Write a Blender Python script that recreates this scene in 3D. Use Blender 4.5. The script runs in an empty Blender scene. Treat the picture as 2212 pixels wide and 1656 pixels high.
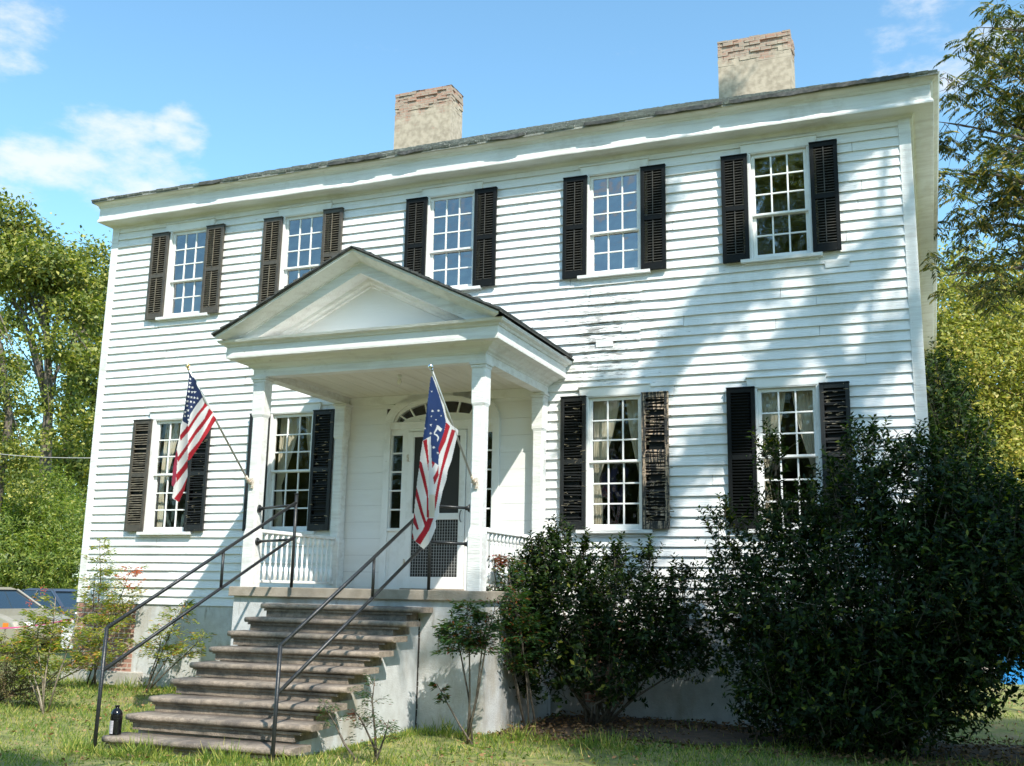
import bpy, math, random
import numpy as np
from mathutils import Matrix, Vector
random.seed(7); RNG = np.random.default_rng(11)
SC = bpy.context.scene; COL = SC.collection
R = math.radians

# ------------------------------------------------------------------ camera
CAMP = np.array([4.31992, -13.16168, -0.37536]); FPX = 2239.76
YAW, PIT, ROLL = 0.3824, 0.1976, 0.0184
def _rot():
    cy, sy = math.cos(YAW), math.sin(YAW)
    fw = np.array([-sy*math.cos(PIT), cy*math.cos(PIT), math.sin(PIT)])
    rt = np.array([cy, sy, 0.]); up = np.cross(rt, fw)
    return rt*math.cos(ROLL)+up*math.sin(ROLL), -rt*math.sin(ROLL)+up*math.cos(ROLL), fw
RT, UP, FW = _rot()
cam = bpy.data.cameras.new('camera'); camo = bpy.data.objects.new('camera', cam); COL.objects.link(camo)
m = Matrix([[RT[i], UP[i], -FW[i], CAMP[i]] for i in range(3)] + [[0, 0, 0, 1]])
camo.matrix_world = m; cam.sensor_width = 36; cam.lens = FPX/2212*36; cam.clip_end = 2000; cam.clip_start = .05
SC.camera = camo
def _ray(u, v): return FW + RT*(u-1106)/FPX - UP*(v-828)/FPX
def aty(u, v, y): r = _ray(u, v); return CAMP + r*(y-CAMP[1])/r[1]     # picture point -> point at depth y
def atz(u, v, z): r = _ray(u, v); return CAMP + r*(z-CAMP[2])/r[2]     # picture point -> point at height z
G = -1.93                                                              # ground level

# ------------------------------------------------------------------ sky, sun, exposure
SUN = Vector((1.02, -1.0, 1.55)).normalized()
w = bpy.data.worlds.new('World'); SC.world = w; w.use_nodes = True
nt = w.node_tree; nt.nodes.clear()
def N(t, **k):
    n = nt.nodes.new(t)
    for a, b in k.items(): setattr(n, a, b)
    return n
out = N('ShaderNodeOutputWorld'); bg = N('ShaderNodeBackground'); bg.inputs[1].default_value = .094
sky = N('ShaderNodeTexSky', sky_type='NISHITA', sun_disc=False)
sky.sun_elevation = math.asin(SUN.z); sky.sun_rotation = math.atan2(SUN.x, SUN.y)
sky.air_density = 1.0; sky.dust_density = .6; sky.ozone_density = 1.6
tint = N('ShaderNodeMix', data_type='RGBA', blend_type='MULTIPLY'); tint.inputs[0].default_value = 1
tint.inputs[7].default_value = (1.72, 2.28, 2.2, 1)
nt.links.new(sky.outputs[0], tint.inputs[6])
tc = N('ShaderNodeTexCoord'); mp = N('ShaderNodeMapping'); mp.inputs['Scale'].default_value = (1, 1, 2.2); mp.inputs['Location'].default_value = (.35, .2, .1)
nt.links.new(tc.outputs['Generated'], mp.inputs[0])
n1 = N('ShaderNodeTexNoise'); n1.inputs['Scale'].default_value = 2.6; n1.inputs['Detail'].default_value = 8; n1.inputs['Roughness'].default_value = .55
nt.links.new(mp.outputs[0], n1.inputs[0])
cr = N('ShaderNodeMapRange'); cr.inputs[1].default_value = .55; cr.inputs[2].default_value = .72; cr.interpolation_type = 'SMOOTHSTEP'
nt.links.new(n1.outputs[0], cr.inputs[0])
# two real cloud banks, fixed by sky direction
def bank(d, r0, r1):
    dp = N('ShaderNodeVectorMath', operation='DOT_PRODUCT'); dp.inputs[1].default_value = Vector(d).normalized()
    nt.links.new(tc.outputs['Generated'], dp.inputs[0])
    a = N('ShaderNodeMapRange'); a.inputs[1].default_value = math.cos(r1); a.inputs[2].default_value = math.cos(r0); a.interpolation_type = 'SMOOTHSTEP'
    nt.links.new(dp.outputs['Value'], a.inputs[0]); return a.outputs[0]
banks = [bank(_ray(70, 390), .0, .075), bank(_ray(230, 370), .0, .085), bank(_ray(10, 80), .0, .062), bank(_ray(2050, 60), .0, .085), bank(_ray(1930, 100), .0, .05), bank(_ray(390, 290), .0, .035), bank(_ray(330, 400), .0, .06), bank((-.33, -.8, .50), .05, .24)]
acc = None
for b in banks:
    if acc is None: acc = b
    else:
        mx = N('ShaderNodeMath', operation='MAXIMUM'); nt.links.new(acc, mx.inputs[0]); nt.links.new(b, mx.inputs[1]); acc = mx.outputs[0]
n2 = N('ShaderNodeTexNoise'); n2.inputs['Scale'].default_value = 11; n2.inputs['Detail'].default_value = 9; n2.inputs['Roughness'].default_value = .6
nt.links.new(mp.outputs[0], n2.inputs[0])
ad = N('ShaderNodeMath', operation='MULTIPLY_ADD'); ad.inputs[1].default_value = 1.15; nt.links.new(acc, ad.inputs[0])
sb = N('ShaderNodeMath', operation='MULTIPLY_ADD'); sb.inputs[1].default_value = 4.2; sb.inputs[2].default_value = -2.75; nt.links.new(n2.outputs[0], sb.inputs[0])
nt.links.new(sb.outputs[0], ad.inputs[2])
cm = N('ShaderNodeMapRange'); cm.inputs[1].default_value = 0; cm.inputs[2].default_value = 1.25; cm.inputs[4].default_value = .88; cm.interpolation_type = 'SMOOTHSTEP'; nt.links.new(ad.outputs[0], cm.inputs[0])
cloud = N('ShaderNodeMix', data_type='RGBA'); cloud.inputs[7].default_value = (7.2, 7.6, 8.0, 1)
nt.links.new(cm.outputs[0], cloud.inputs[0]); nt.links.new(tint.outputs[2], cloud.inputs[6])
nt.links.new(cloud.outputs[2], bg.inputs[0]); nt.links.new(bg.outputs[0], out.inputs[0])
sl = bpy.data.lights.new('sun', 'SUN'); sl.energy = 4.7; sl.angle = R(.55); sl.color = (1, .95, .86)
so = bpy.data.objects.new('sun', sl); COL.objects.link(so); so.rotation_euler = SUN.to_track_quat('Z', 'Y').to_euler(); so.location = SUN*60
vs = SC.view_settings; vs.view_transform = 'Standard'; vs.look = 'None'; vs.exposure = .54; vs.gamma = 1
SC.cycles.max_bounces = 8; SC.cycles.transparent_max_bounces = 12

# ------------------------------------------------------------------ materials
def mat(name, col, rough=.6, noise=None, bump=None, col2=None, stretch=(1, 1, 1), spec=.5, metal=0, extra=None):
    m = bpy.data.materials.new(name); m.use_nodes = True; t = m.node_tree; b = t.nodes['Principled BSDF']
    b.inputs['Base Color'].default_value = (*col, 1); b.inputs['Roughness'].default_value = rough
    b.inputs['Specular IOR Level'].default_value = spec; b.inputs['Metallic'].default_value = metal
    tc = t.nodes.new('ShaderNodeTexCoord'); mp = t.nodes.new('ShaderNodeMapping'); mp.inputs['Scale'].default_value = stretch
    t.links.new(tc.outputs['Object'], mp.inputs[0])
    last = None
    if noise:
        sc, lo, hi = noise
        n = t.nodes.new('ShaderNodeTexNoise'); n.inputs['Scale'].default_value = sc; n.inputs['Detail'].default_value = 7; n.inputs['Roughness'].default_value = .62
        t.links.new(mp.outputs[0], n.inputs[0])
        mr = t.nodes.new('ShaderNodeMapRange'); mr.inputs[1].default_value = lo; mr.inputs[2].default_value = hi; t.links.new(n.outputs[0], mr.inputs[0])
        mx = t.nodes.new('ShaderNodeMix'); mx.data_type = 'RGBA'; mx.inputs[6].default_value = (*col, 1); mx.inputs[7].default_value = (*(col2 or tuple(c*.6 for c in col)), 1)
        t.links.new(mr.outputs[0], mx.inputs[0]); t.links.new(mx.outputs[2], b.inputs['Base Color']); last = mx.outputs[2]
    if bump:
        sc, st = bump
        n = t.nodes.new('ShaderNodeTexNoise'); n.inputs['Scale'].default_value = sc; n.inputs['Detail'].default_value = 5
        t.links.new(mp.outputs[0], n.inputs[0]); bp = t.nodes.new('ShaderNodeBump'); bp.inputs['Strength'].default_value = st; bp.inputs['Distance'].default_value = .01
        t.links.new(n.outputs[0], bp.inputs['Height']); t.links.new(bp.outputs[0], b.inputs['Normal'])
    if extra: extra(t, b, tc, last)
    return m
def layer(t, b, tc, last, col, scale, lo, hi, stretch=(1, 1, 1), region=None, detail=8):
    """a further stain / wear layer with a shape of its own"""
    mp = t.nodes.new('ShaderNodeMapping'); mp.inputs['Scale'].default_value = stretch; t.links.new(tc.outputs['Object'], mp.inputs[0])
    n = t.nodes.new('ShaderNodeTexNoise'); n.inputs['Scale'].default_value = scale; n.inputs['Detail'].default_value = detail; n.inputs['Roughness'].default_value = .65
    t.links.new(mp.outputs[0], n.inputs[0]); fac = n.outputs[0]
    if region:
        (cx, cy, cz), rad, gain = region
        vm = t.nodes.new('ShaderNodeVectorMath'); vm.operation = 'DISTANCE'; vm.inputs[1].default_value = (cx, cy, cz); t.links.new(tc.outputs['Object'], vm.inputs[0])
        rr = t.nodes.new('ShaderNodeMapRange'); rr.inputs[1].default_value = 0; rr.inputs[2].default_value = rad; rr.inputs[3].default_value = gain; rr.inputs[4].default_value = 0
        t.links.new(vm.outputs['Value'], rr.inputs[0]); a = t.nodes.new('ShaderNodeMath'); a.operation = 'ADD'; t.links.new(fac, a.inputs[0]); t.links.new(rr.outputs[0], a.inputs[1]); fac = a.outputs[0]
    mr = t.nodes.new('ShaderNodeMapRange'); mr.inputs[1].default_value = lo; mr.inputs[2].default_value = hi; t.links.new(fac, mr.inputs[0])
    mx = t.nodes.new('ShaderNodeMix'); mx.data_type = 'RGBA'
    if last is not None: t.links.new(last, mx.inputs[6])
    else: mx.inputs[6].default_value = b.inputs['Base Color'].default_value
    mx.inputs[7].default_value = (*col, 1); t.links.new(mr.outputs[0], mx.inputs[0]); t.links.new(mx.outputs[2], b.inputs['Base Color'])
    return mx.outputs[2]
def ex_siding(t, b, tc, last):
    l = layer(t, b, tc, last, (.60, .60, .56), 1.1, .52, .74, (1, 1, .6))
    l = layer(t, b, tc, l, (.42, .41, .40), 14, .66, .74, (.35, 1, 3.5))
    l = layer(t, b, tc, l, (.40, .39, .37), 12, .66, .72, (.45, 1, 3), region=((2.3, 0, 5.0), 1.3, .195))
    layer(t, b, tc, l, (.13, .12, .11), 26, .70, .74, (.22, 1, 4), region=((2.3, 0, 4.95), 1.2, .20))
M = {}
M['siding'] = mat('white_clapboard_paint', (.82, .82, .81), .55, (3.5, .45, .75), (30, .8), (.72, .72, .71), (.16, 1, 3.2), extra=ex_siding)
def ex_trim(t, b, tc, last):
    l = layer(t, b, tc, last, (.56, .54, .49), 1.8, .55, .75, (1, 1, 1)); layer(t, b, tc, l, (.40, .37, .33), 20, .66, .73, (.5, 1, 1.4))
M['trim'] = mat('white_trim_paint', (.80, .80, .78), .5, (5, .5, .8), (45, .18), (.71, .70, .67), extra=ex_trim)
M['trimworn'] = mat('white_weathered_wood', (.78, .78, .76), .6, (8, .45, .72), (60, .6), (.62, .60, .57), (.18, 1, 2.2), extra=ex_trim)
M['flush'] = mat('white_flush_boards', (.79, .79, .77), .5, (2.5, .45, .8), (30, .2), (.72, .71, .68), (.3, 1, 1.5))
M['ceil'] = mat('cream_ceiling_boards', (.74, .71, .64), .6, (3, .4, .8), (20, .2), (.62, .58, .5), (4, .4, 1))
def ex_stucco(t, b, tc, last):
    l = layer(t, b, tc, last, (.38, .34, .28), 1.7, .50, .68, (1, 1, .4)); l = layer(t, b, tc, l, (.22, .20, .16), 7, .60, .72, (1.6, 1, .3)); layer(t, b, tc, l, (.10, .08, .06), 16, .70, .74)
M['stucco'] = mat('pale_stucco', (.58, .59, .585), .85, (6, .4, .7), (55, .5), (.46, .46, .45), extra=ex_stucco)
def ex_conc(t, b, tc, last):
    l = layer(t, b, tc, last, (.12, .10, .085), 2.4, .48, .68, (1, 1, 1)); l = layer(t, b, tc, l, (.42, .36, .30), 70, .60, .68); layer(t, b, tc, l, (.06, .05, .045), 30, .64, .70)
M['conc'] = mat('rough_concrete', (.35, .28, .215), .9, (18, .4, .65), (90, 1), (.195, .155, .12), extra=ex_conc)
M['slab'] = mat('tan_slab_concrete', (.36, .31, .25), .85, (7, .4, .7), (60, .5), (.26, .22, .17))
M['plinth'] = mat('pale_footing', (.48, .45, .40), .9, (6, .4, .7), (50, .6), (.33, .30, .26))
def brickmat(name, c1, c2, mort, plaster=None, s=1.0):
    m = bpy.data.materials.new(name); m.use_nodes = True; t = m.node_tree; b = t.nodes['Principled BSDF']; b.inputs['Roughness'].default_value = .9
    tc = t.nodes.new('ShaderNodeTexCoord'); sp = t.nodes.new('ShaderNodeSeparateXYZ'); t.links.new(tc.outputs['Object'], sp.inputs[0])
    a = t.nodes.new('ShaderNodeMath'); a.operation = 'ADD'; t.links.new(sp.outputs[0], a.inputs[0]); t.links.new(sp.outputs[1], a.inputs[1])
    cb = t.nodes.new('ShaderNodeCombineXYZ'); t.links.new(a.outputs[0], cb.inputs[0]); t.links.new(sp.outputs[2], cb.inputs[1])
    nz = t.nodes.new('ShaderNodeTexNoise'); nz.inputs['Scale'].default_value = 6; t.links.new(tc.outputs['Object'], nz.inputs[0])
    vm = t.nodes.new('ShaderNodeVectorMath'); vm.operation = 'MULTIPLY_ADD'; vm.inputs[1].default_value = (.03, .03, 0); t.links.new(nz.outputs[1], vm.inputs[0]); t.links.new(cb.outputs[0], vm.inputs[2])
    br = t.nodes.new('ShaderNodeTexBrick'); br.inputs['Scale'].default_value = 1/s; br.inputs['Brick Width'].default_value = .215; br.inputs['Row Height'].default_value = .074; br.inputs['Mortar Size'].default_value = .008
    br.inputs['Color1'].default_value = (*c1, 1); br.inputs['Color2'].default_value = (*c2, 1); br.inputs['Mortar'].default_value = (*mort, 1); t.links.new(vm.outputs[0], br.inputs[0])
    last = br.outputs[0]; t.links.new(last, b.inputs['Base Color'])
    bp = t.nodes.new('ShaderNodeBump'); bp.inputs['Distance'].default_value = .008; bp.inputs['Strength'].default_value = .8; bp.invert = True
    if plaster:
        zc, zh = plaster       # plaster above/below with ragged boundary
        n = t.nodes.new('ShaderNodeTexNoise'); n.inputs['Scale'].default_value = 3.3; n.inputs['Detail'].default_value = 7; t.links.new(tc.outputs['Object'], n.inputs[0])
        f = t.nodes.new('ShaderNodeMath'); f.operation = 'MULTIPLY_ADD'; f.inputs[1].default_value = 1.6; t.links.new(n.outputs[0], f.inputs[0])
        z = t.nodes.new('ShaderNodeMapRange'); z.inputs[1].default_value = zc; z.inputs[2].default_value = zh; z.inputs[3].default_value = .0; z.inputs[4].default_value = -.75; t.links.new(sp.outputs[2], z.inputs[0])
        t.links.new(z.outputs[0], f.inputs[2]); mr = t.nodes.new('ShaderNodeMapRange'); mr.inputs[1].default_value = .25; mr.inputs[2].default_value = .50; t.links.new(f.outputs[0], mr.inputs[0])
        n3 = t.nodes.new('ShaderNodeTexNoise'); n3.inputs['Scale'].default_value = 9; n3.inputs['Detail'].default_value = 8; t.links.new(tc.outputs['Object'], n3.inputs[0])
        pc = t.nodes.new('ShaderNodeMix'); pc.data_type = 'RGBA'; pc.inputs[6].default_value = (.47, .39, .295, 1); pc.inputs[7].default_value = (.33, .27, .20, 1)
        k = t.nodes.new('ShaderNodeMapRange'); k.inputs[1].default_value = .4; k.inputs[2].default_value = .65; t.links.new(n3.outputs[0], k.inputs[0]); t.links.new(k.outputs[0], pc.inputs[0])
        mx = t.nodes.new('ShaderNodeMix'); mx.data_type = 'RGBA'; t.links.new(mr.outputs[0], mx.inputs[0]); t.links.new(last, mx.inputs[6]); t.links.new(pc.outputs[2], mx.inputs[7]); t.links.new(mx.outputs[2], b.inputs['Base Color'])
        iv = t.nodes.new('ShaderNodeMath'); iv.operation = 'SUBTRACT'; iv.inputs[0].default_value = 1.12; t.links.new(mr.outputs[0], iv.inputs[1]); hh = t.nodes.new('ShaderNodeMath'); hh.operation = 'MULTIPLY'; t.links.new(br.outputs['Fac'], hh.inputs[0]); t.links.new(iv.outputs[0], hh.inputs[1]); t.links.new(hh.outputs[0], bp.inputs['Height'])
    else: t.links.new(br.outputs['Fac'], bp.inputs['Height'])
    t.links.new(bp.outputs[0], b.inputs['Normal'])
    return m
M['brick'] = brickmat('old_red_brick', (.40, .21, .155), (.31, .155, .115), (.52, .46, .38))
M['chim'] = brickmat('plastered_chimney_brick', (.40, .22, .155), (.34, .26, .20), (.38, .33, .26), plaster=(11.7, 12.6))
M['shutter'] = mat('black_shutter_paint', (.006, .007, .007), .55, (14, .62, .72), (50, .3), (.03, .03, .028), spec=.2)
M['shutterglare'] = mat('glare_toned_shutter_paint', (.075, .064, .048), .55, (9, .45, .7), (50, .3), (.035, .032, .027))  # glare on the black paint is put in as a paler brown
def ex_peel(t, b, tc, last): l = layer(t, b, tc, last, (.36, .27, .19), 7, .50, .54, (3.5, 1, .5)); layer(t, b, tc, l, (.012, .012, .012), 14, .54, .57, (.5, 1, 2))
def ex_peel1(t, b, tc, last): layer(t, b, tc, last, (.36, .29, .2), 18, .66, .70, (2.2, 1, .8))
M['slatglare'] = mat('sunlit_toned_louvre_paint', (.17, .145, .105), .6, (12, .45, .65), (50, .3), (.07, .06, .045))  # light catching the slats, painted in as a lighter tan
M['slatdark'] = mat('reflection_toned_louvre_paint', (.055, .05, .04), .6, (12, .45, .65), (50, .3), (.02, .02, .018))  # tan reflection on the black slats mixed into their colour
M['shutterpeel'] = mat('badly_peeled_shutter_paint', (.016, .016, .015), .6, (22, .5, .6), (60, .6), (.06, .05, .04), extra=ex_peel)
M['shutterchip'] = mat('chipped_black_shutter_paint', (.009, .010, .010), .55, (22, .6, .7), (60, .4), (.05, .045, .04), extra=ex_peel1)
M['flake'] = mat('curled_paint_flakes', (.42, .34, .24), .7, (30, .4, .6))
M['roof'] = mat('asphalt_shingles', (.26, .27, .24), .9, (26, .4, .65), (60, .9), (.14, .14, .125), (1, 1, 1), extra=lambda t, b, tc, l: layer(t, b, tc, l, (.36, .37, .33), 5, .52, .66, (.6, 2, 1)))
M['roofedge'] = mat('dark_shingle_edge', (.04, .045, .045), .9, (20, .4, .6), None, (.09, .09, .085))
M['black'] = mat('black_iron_paint', (.018, .020, .022), .38, (20, .6, .75), (70, .25), (.07, .07, .065))
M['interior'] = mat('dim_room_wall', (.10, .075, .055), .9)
M['curtain'] = mat('cream_curtain', (.84, .76, .58), .9)
b_ = M['curtain'].node_tree
def translucent(m, fac, col):
    t = m.node_tree; b = t.nodes['Principled BSDF']; o = t.nodes['Material Output']; tr = t.nodes.new('ShaderNodeBsdfTranslucent'); tr.inputs[0].default_value = (*col, 1)
    mx = t.nodes.new('ShaderNodeMixShader'); mx.inputs[0].default_value = fac; t.links.new(b.outputs[0], mx.inputs[1]); t.links.new(tr.outputs[0], mx.inputs[2]); t.links.new(mx.outputs[0], o.inputs[0]); return tr
translucent(M['curtain'], .35, (.72, .6, .42))
def glassmat(name, refl, tintc=(.88, .90, .89)):
    m = bpy.data.materials.new(name); m.use_nodes = True; t = m.node_tree; t.nodes.remove(t.nodes['Principled BSDF']); o = t.nodes['Material Output']
    g = t.nodes.new('ShaderNodeBsdfGlossy'); g.inputs['Roughness'].default_value = .015; tr = t.nodes.new('ShaderNodeBsdfTransparent'); tr.inputs[0].default_value = (*tintc, 1)
    mx = t.nodes.new('ShaderNodeMixShader'); ge = t.nodes.new('ShaderNodeNewGeometry'); dp = t.nodes.new('ShaderNodeVectorMath'); dp.operation = 'DOT_PRODUCT'; t.links.new(ge.outputs['Normal'], dp.inputs[0]); t.links.new(ge.outputs['Incoming'], dp.inputs[1])
    ab = t.nodes.new('ShaderNodeMath'); ab.operation = 'ABSOLUTE'; t.links.new(dp.outputs['Value'], ab.inputs[0]); om = t.nodes.new('ShaderNodeMath'); om.operation = 'SUBTRACT'; om.inputs[0].default_value = 1; t.links.new(ab.outputs[0], om.inputs[1])
    pw = t.nodes.new('ShaderNodeMath'); pw.operation = 'POWER'; pw.inputs[1].default_value = 5; t.links.new(om.outputs[0], pw.inputs[0])
    a = t.nodes.new('ShaderNodeMath'); a.operation = 'ADD'; a.inputs[1].default_value = refl+.05; a.use_clamp = True; t.links.new(pw.outputs[0], a.inputs[0]); t.links.new(a.outputs[0], mx.inputs[0])
    t.links.new(tr.outputs[0], mx.inputs[1]); t.links.new(g.outputs[0], mx.inputs[2]); t.links.new(mx.outputs[0], o.inputs[0])
    tc = t.nodes.new('ShaderNodeTexCoord'); n = t.nodes.new('ShaderNodeTexNoise'); n.inputs['Scale'].default_value = 3.2; n.inputs['Detail'].default_value = 2; t.links.new(tc.outputs['Object'], n.inputs[0])
    bp = t.nodes.new('ShaderNodeBump'); bp.inputs['Strength'].default_value = .4; bp.inputs['Distance'].default_value = .03; t.links.new(n.outputs[0], bp.inputs['Height']); t.links.new(bp.outputs[0], g.inputs['Normal'])
    return m
M['glass'] = glassmat('old_window_glass', .03)
M['glassup'] = glassmat('old_window_glass_upstairs', .24)
M['chrome'] = mat('silver_metal', (.75, .76, .78), .18, metal=1)
M['pole'] = mat('dull_aluminium_pole', (.50, .50, .46), .35, metal=.7)
M['brass'] = mat('gold_finial', (.75, .55, .25), .3, metal=.9)
M['bracket'] = mat('white_rusty_bracket', (.62, .58, .50), .5, (40, .5, .6), None, (.30, .16, .07))
M['bulb'] = mat('milky_bulb', (.8, .78, .7), .15)
M['mesh'] = mat('pale_wire_mesh', (.42, .43, .42), .5)
M['screen'] = mat('dark_insect_screen', (.022, .021, .018), .7)

def leafmat(name, cols, rough=.4, trans=.3, spec=.5):
    m = bpy.data.materials.new(name); m.use_nodes = True; t = m.node_tree; b = t.nodes['Principled BSDF']; b.inputs['Roughness'].default_value = rough; b.inputs['Specular IOR Level'].default_value = spec
    g = t.nodes.new('ShaderNodeNewGeometry'); rp = t.nodes.new('ShaderNodeValToRGB'); rp.color_ramp.interpolation = 'LINEAR'
    for i, (p, c) in enumerate(cols):
        e = rp.color_ramp.elements[i] if i < 2 else rp.color_ramp.elements.new(p)
        e.position = p; e.color = (*c, 1)
    t.links.new(g.outputs['Random Per Island'], rp.inputs[0]); t.links.new(rp.outputs[0], b.inputs['Base Color'])
    tr = translucent(m, trans, (.1, .2, .02))
    mu = t.nodes.new('ShaderNodeMix'); mu.data_type = 'RGBA'; mu.blend_type = 'MULTIPLY'; mu.inputs[0].default_value = 1; mu.inputs[7].default_value = (1.7, 2.0, .7, 1); t.links.new(rp.outputs[0], mu.inputs[6]); t.links.new(mu.outputs[2], tr.inputs[0])
    return m
M['leafdark'] = leafmat('dark_glossy_leaves', [(0, (.005, .015, .004)), (1, (.22, .22, .03)), (.6, (.014, .034, .007)), (.94, (.05, .085, .014))], .5, .25, .22)  # yellowish end of the ramp stands for sunlit highlights on a few leaves
M['leafnand'] = leafmat('nandina_leaves', [(0, (.08, .13, .03)), (1, (.46, .15, .04)), (.55, (.24, .28, .05)), (.85, (.42, .38, .08)), (.93, (.44, .24, .06))], .45, .35)
M['leafnanddark'] = leafmat('dark_nandina_leaves', [(0, (.02, .06, .025)), (1, (.22, .04, .02)), (.6, (.05, .11, .035)), (.85, (.09, .13, .03)), (.93, (.16, .06, .02))], .4, .3)
M['leafred'] = leafmat('red_nandina_leaves', [(0, (.30, .08, .03)), (1, (.70, .14, .05)), (.5, (.55, .12, .04))], .45, .3)
M['leafrust'] = leafmat('rusty_nandina_leaves', [(0, (.05, .06, .02)), (1, (.25, .03, .02)), (.5, (.16, .045, .02))], .45, .3)
M['leaftree'] = leafmat('broadleaf_tree_foliage', [(0, (.05, .08, .02)), (1, (.44, .38, .10)), (.5, (.16, .19, .04)), (.8, (.31, .30, .065))], .55, .28)
M['leafyellow'] = leafmat('yellowing_tree_foliage', [(0, (.13, .16, .03)), (1, (.50, .38, .10)), (.5, (.28, .28, .05)), (.8, (.40, .35, .08))], .55, .25)
M['leaflight'] = leafmat('fresh_green_foliage', [(0, (.08, .13, .025)), (1, (.34, .33, .06)), (.5, (.17, .23, .04)), (.8, (.25, .29, .05))], .5, .35)
M['leafpecan'] = leafmat('pecan_leaves', [(0, (.025, .042, .012)), (1, (.40, .28, .07)), (.5, (.06, .085, .02)), (.78, (.19, .18, .04))], .45, .25)
M['leafbrown'] = leafmat('dry_brown_foliage', [(0, (.06, .045, .02)), (1, (.20, .15, .05)), (.5, (.12, .075, .03)), (.8, (.10, .12, .03))], .7, .25)
M['bark'] = mat('grey_brown_bark', (.16, .13, .10), .9, (12, .4, .65), (40, .9), (.07, .055, .04), (1, 1, .3))
M['cane'] = mat('pale_canes', (.34, .29, .22), .8, (25, .4, .6), None, (.17, .13, .09))
M['canedark'] = mat('grey_canes', (.15, .125, .095), .8, (25, .4, .6), None, (.07, .055, .04))
M['berry'] = mat('red_berries', (.45, .07, .03), .3)
M['berryor'] = mat('orange_seed_spray', (.50, .22, .06), .6)

# ------------------------------------------------------------------ builders
def tag(o, label=None, cat=None, group=None, kind=None):
    if label: o['label'] = label
    if cat: o['category'] = cat
    if group: o['group'] = group
    if kind: o['kind'] = kind
    return o
def empty(name, loc=(0, 0, 0), label=None, cat=None, group=None):
    o = bpy.data.objects.new(name, None); COL.objects.link(o); o.location = loc; o.empty_display_size = .1
    return tag(o, label, cat, group)
WL = {}
def wloc(o):
    v = Vector((0, 0, 0))
    while o: v += o.location; o = o.parent
    return v
class MB:
    def __init__(s): s.v = []; s.f = []; s.sm = []
    def add(s, vs, fs, smooth=False):
        n = len(s.v); s.v += [tuple(map(float, p)) for p in vs]; s.f += [tuple(i+n for i in f) for f in fs]; s.sm += [smooth]*len(fs); return s
    def box(s, x0, x1, y0, y1, z0, z1):
        s.add([(x0, y0, z0), (x1, y0, z0), (x1, y1, z0), (x0, y1, z0), (x0, y0, z1), (x1, y0, z1), (x1, y1, z1), (x0, y1, z1)],
              [(0, 3, 2, 1), (4, 5, 6, 7), (0, 1, 5, 4), (1, 2, 6, 5), (2, 3, 7, 6), (3, 0, 4, 7)]); return s
    def hexa(s, a, b):   # a,b: 4 points each (bottom, top loops)
        s.add(list(a)+list(b), [(0, 3, 2, 1), (4, 5, 6, 7), (0, 1, 5, 4), (1, 2, 6, 5), (2, 3, 7, 6), (3, 0, 4, 7)]); return s
    def prism(s, poly, y0, y1):   # poly in (x,z)
        n = len(poly); s.add([(x, y0, z) for x, z in poly]+[(x, y1, z) for x, z in poly], [tuple(range(n)), tuple(range(2*n-1, n-1, -1))]+[(i, i+n, (i+1) % n+n, (i+1) % n) for i in range(n)]); return s
    def prismx(s, poly, x0, x1):  # poly in (y,z)
        n = len(poly); s.add([(x0, y, z) for y, z in poly]+[(x1, y, z) for y, z in poly], [tuple(range(n)), tuple(range(2*n-1, n-1, -1))]+[(i, i+n, (i+1) % n+n, (i+1) % n) for i in range(n)]); return s
    def tube(s, pts, rad, n=8, caps=True):
        pts = [Vector(p) for p in pts]; rs = rad if isinstance(rad, (list, tuple)) else [rad]*len(pts)
        vs = []; ref = None
        for i, p in enumerate(pts):
            d = (pts[min(i+1, len(pts)-1)]-pts[max(i-1, 0)]).normalized()
            if ref is None: ref = d.orthogonal().normalized()
            a = (ref-d*ref.dot(d)).normalized(); ref = a; b = d.cross(a)
            vs += [tuple(p+(a*math.cos(2*math.pi*k/n)+b*math.sin(2*math.pi*k/n))*rs[i]) for k in range(n)]
        fs = [(i*n+k, i*n+(k+1) % n, (i+1)*n+(k+1) % n, (i+1)*n+k) for i in range(len(pts)-1) for k in range(n)]
        if caps: fs += [tuple(range(n-1, -1, -1)), tuple((len(pts)-1)*n+k for k in range(n))]
        return s.add(vs, fs, True)
    def lathe(s, prof, c, n=12):   # prof (r,z)
        vs = [(c[0]+r*math.cos(2*math.pi*k/n), c[1]+r*math.sin(2*math.pi*k/n), c[2]+z) for r, z in prof for k in range(n)]
        fs = [(i*n+k, i*n+(k+1) % n, (i+1)*n+(k+1) % n, (i+1)*n+k) for i in range(len(prof)-1) for k in range(n)]+[tuple(range(n-1, -1, -1)), tuple((len(prof)-1)*n+k for k in range(n))]
        return s.add(vs, fs, True)
    def build(s, name, m, parent=None, loc=None):
        off = wloc(parent) if parent else Vector((0, 0, 0))
        if loc is not None: off = Vector(loc)
        me = bpy.data.meshes.new(name); me.from_pydata([(x-off.x, y-off.y, z-off.z) for x, y, z in s.v], [], s.f); me.update()
        me.polygons.foreach_set('use_smooth', s.sm)
        for mm in (m if isinstance(m, (list, tuple)) else [m]): me.materials.append(mm)
        o = bpy.data.objects.new(name, me); COL.objects.link(o)
        if parent: o.parent = parent
        if loc is not None: o.location = Vector(loc)-(wloc(parent) if parent else Vector((0, 0, 0)))
        return o
def copy_tree(o, parent, loc):
    c = o.copy(); COL.objects.link(c); c.parent = parent; c.location = loc
    for ch in list(o.children):
        k = ch.copy(); COL.objects.link(k); k.parent = c
    return c
def bevel(o, w=.006, seg=2):
    b = o.modifiers.new('bevel', 'BEVEL'); b.width = w; b.segments = seg; b.limit_method = 'ANGLE'; b.angle_limit = R(40); return o
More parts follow.
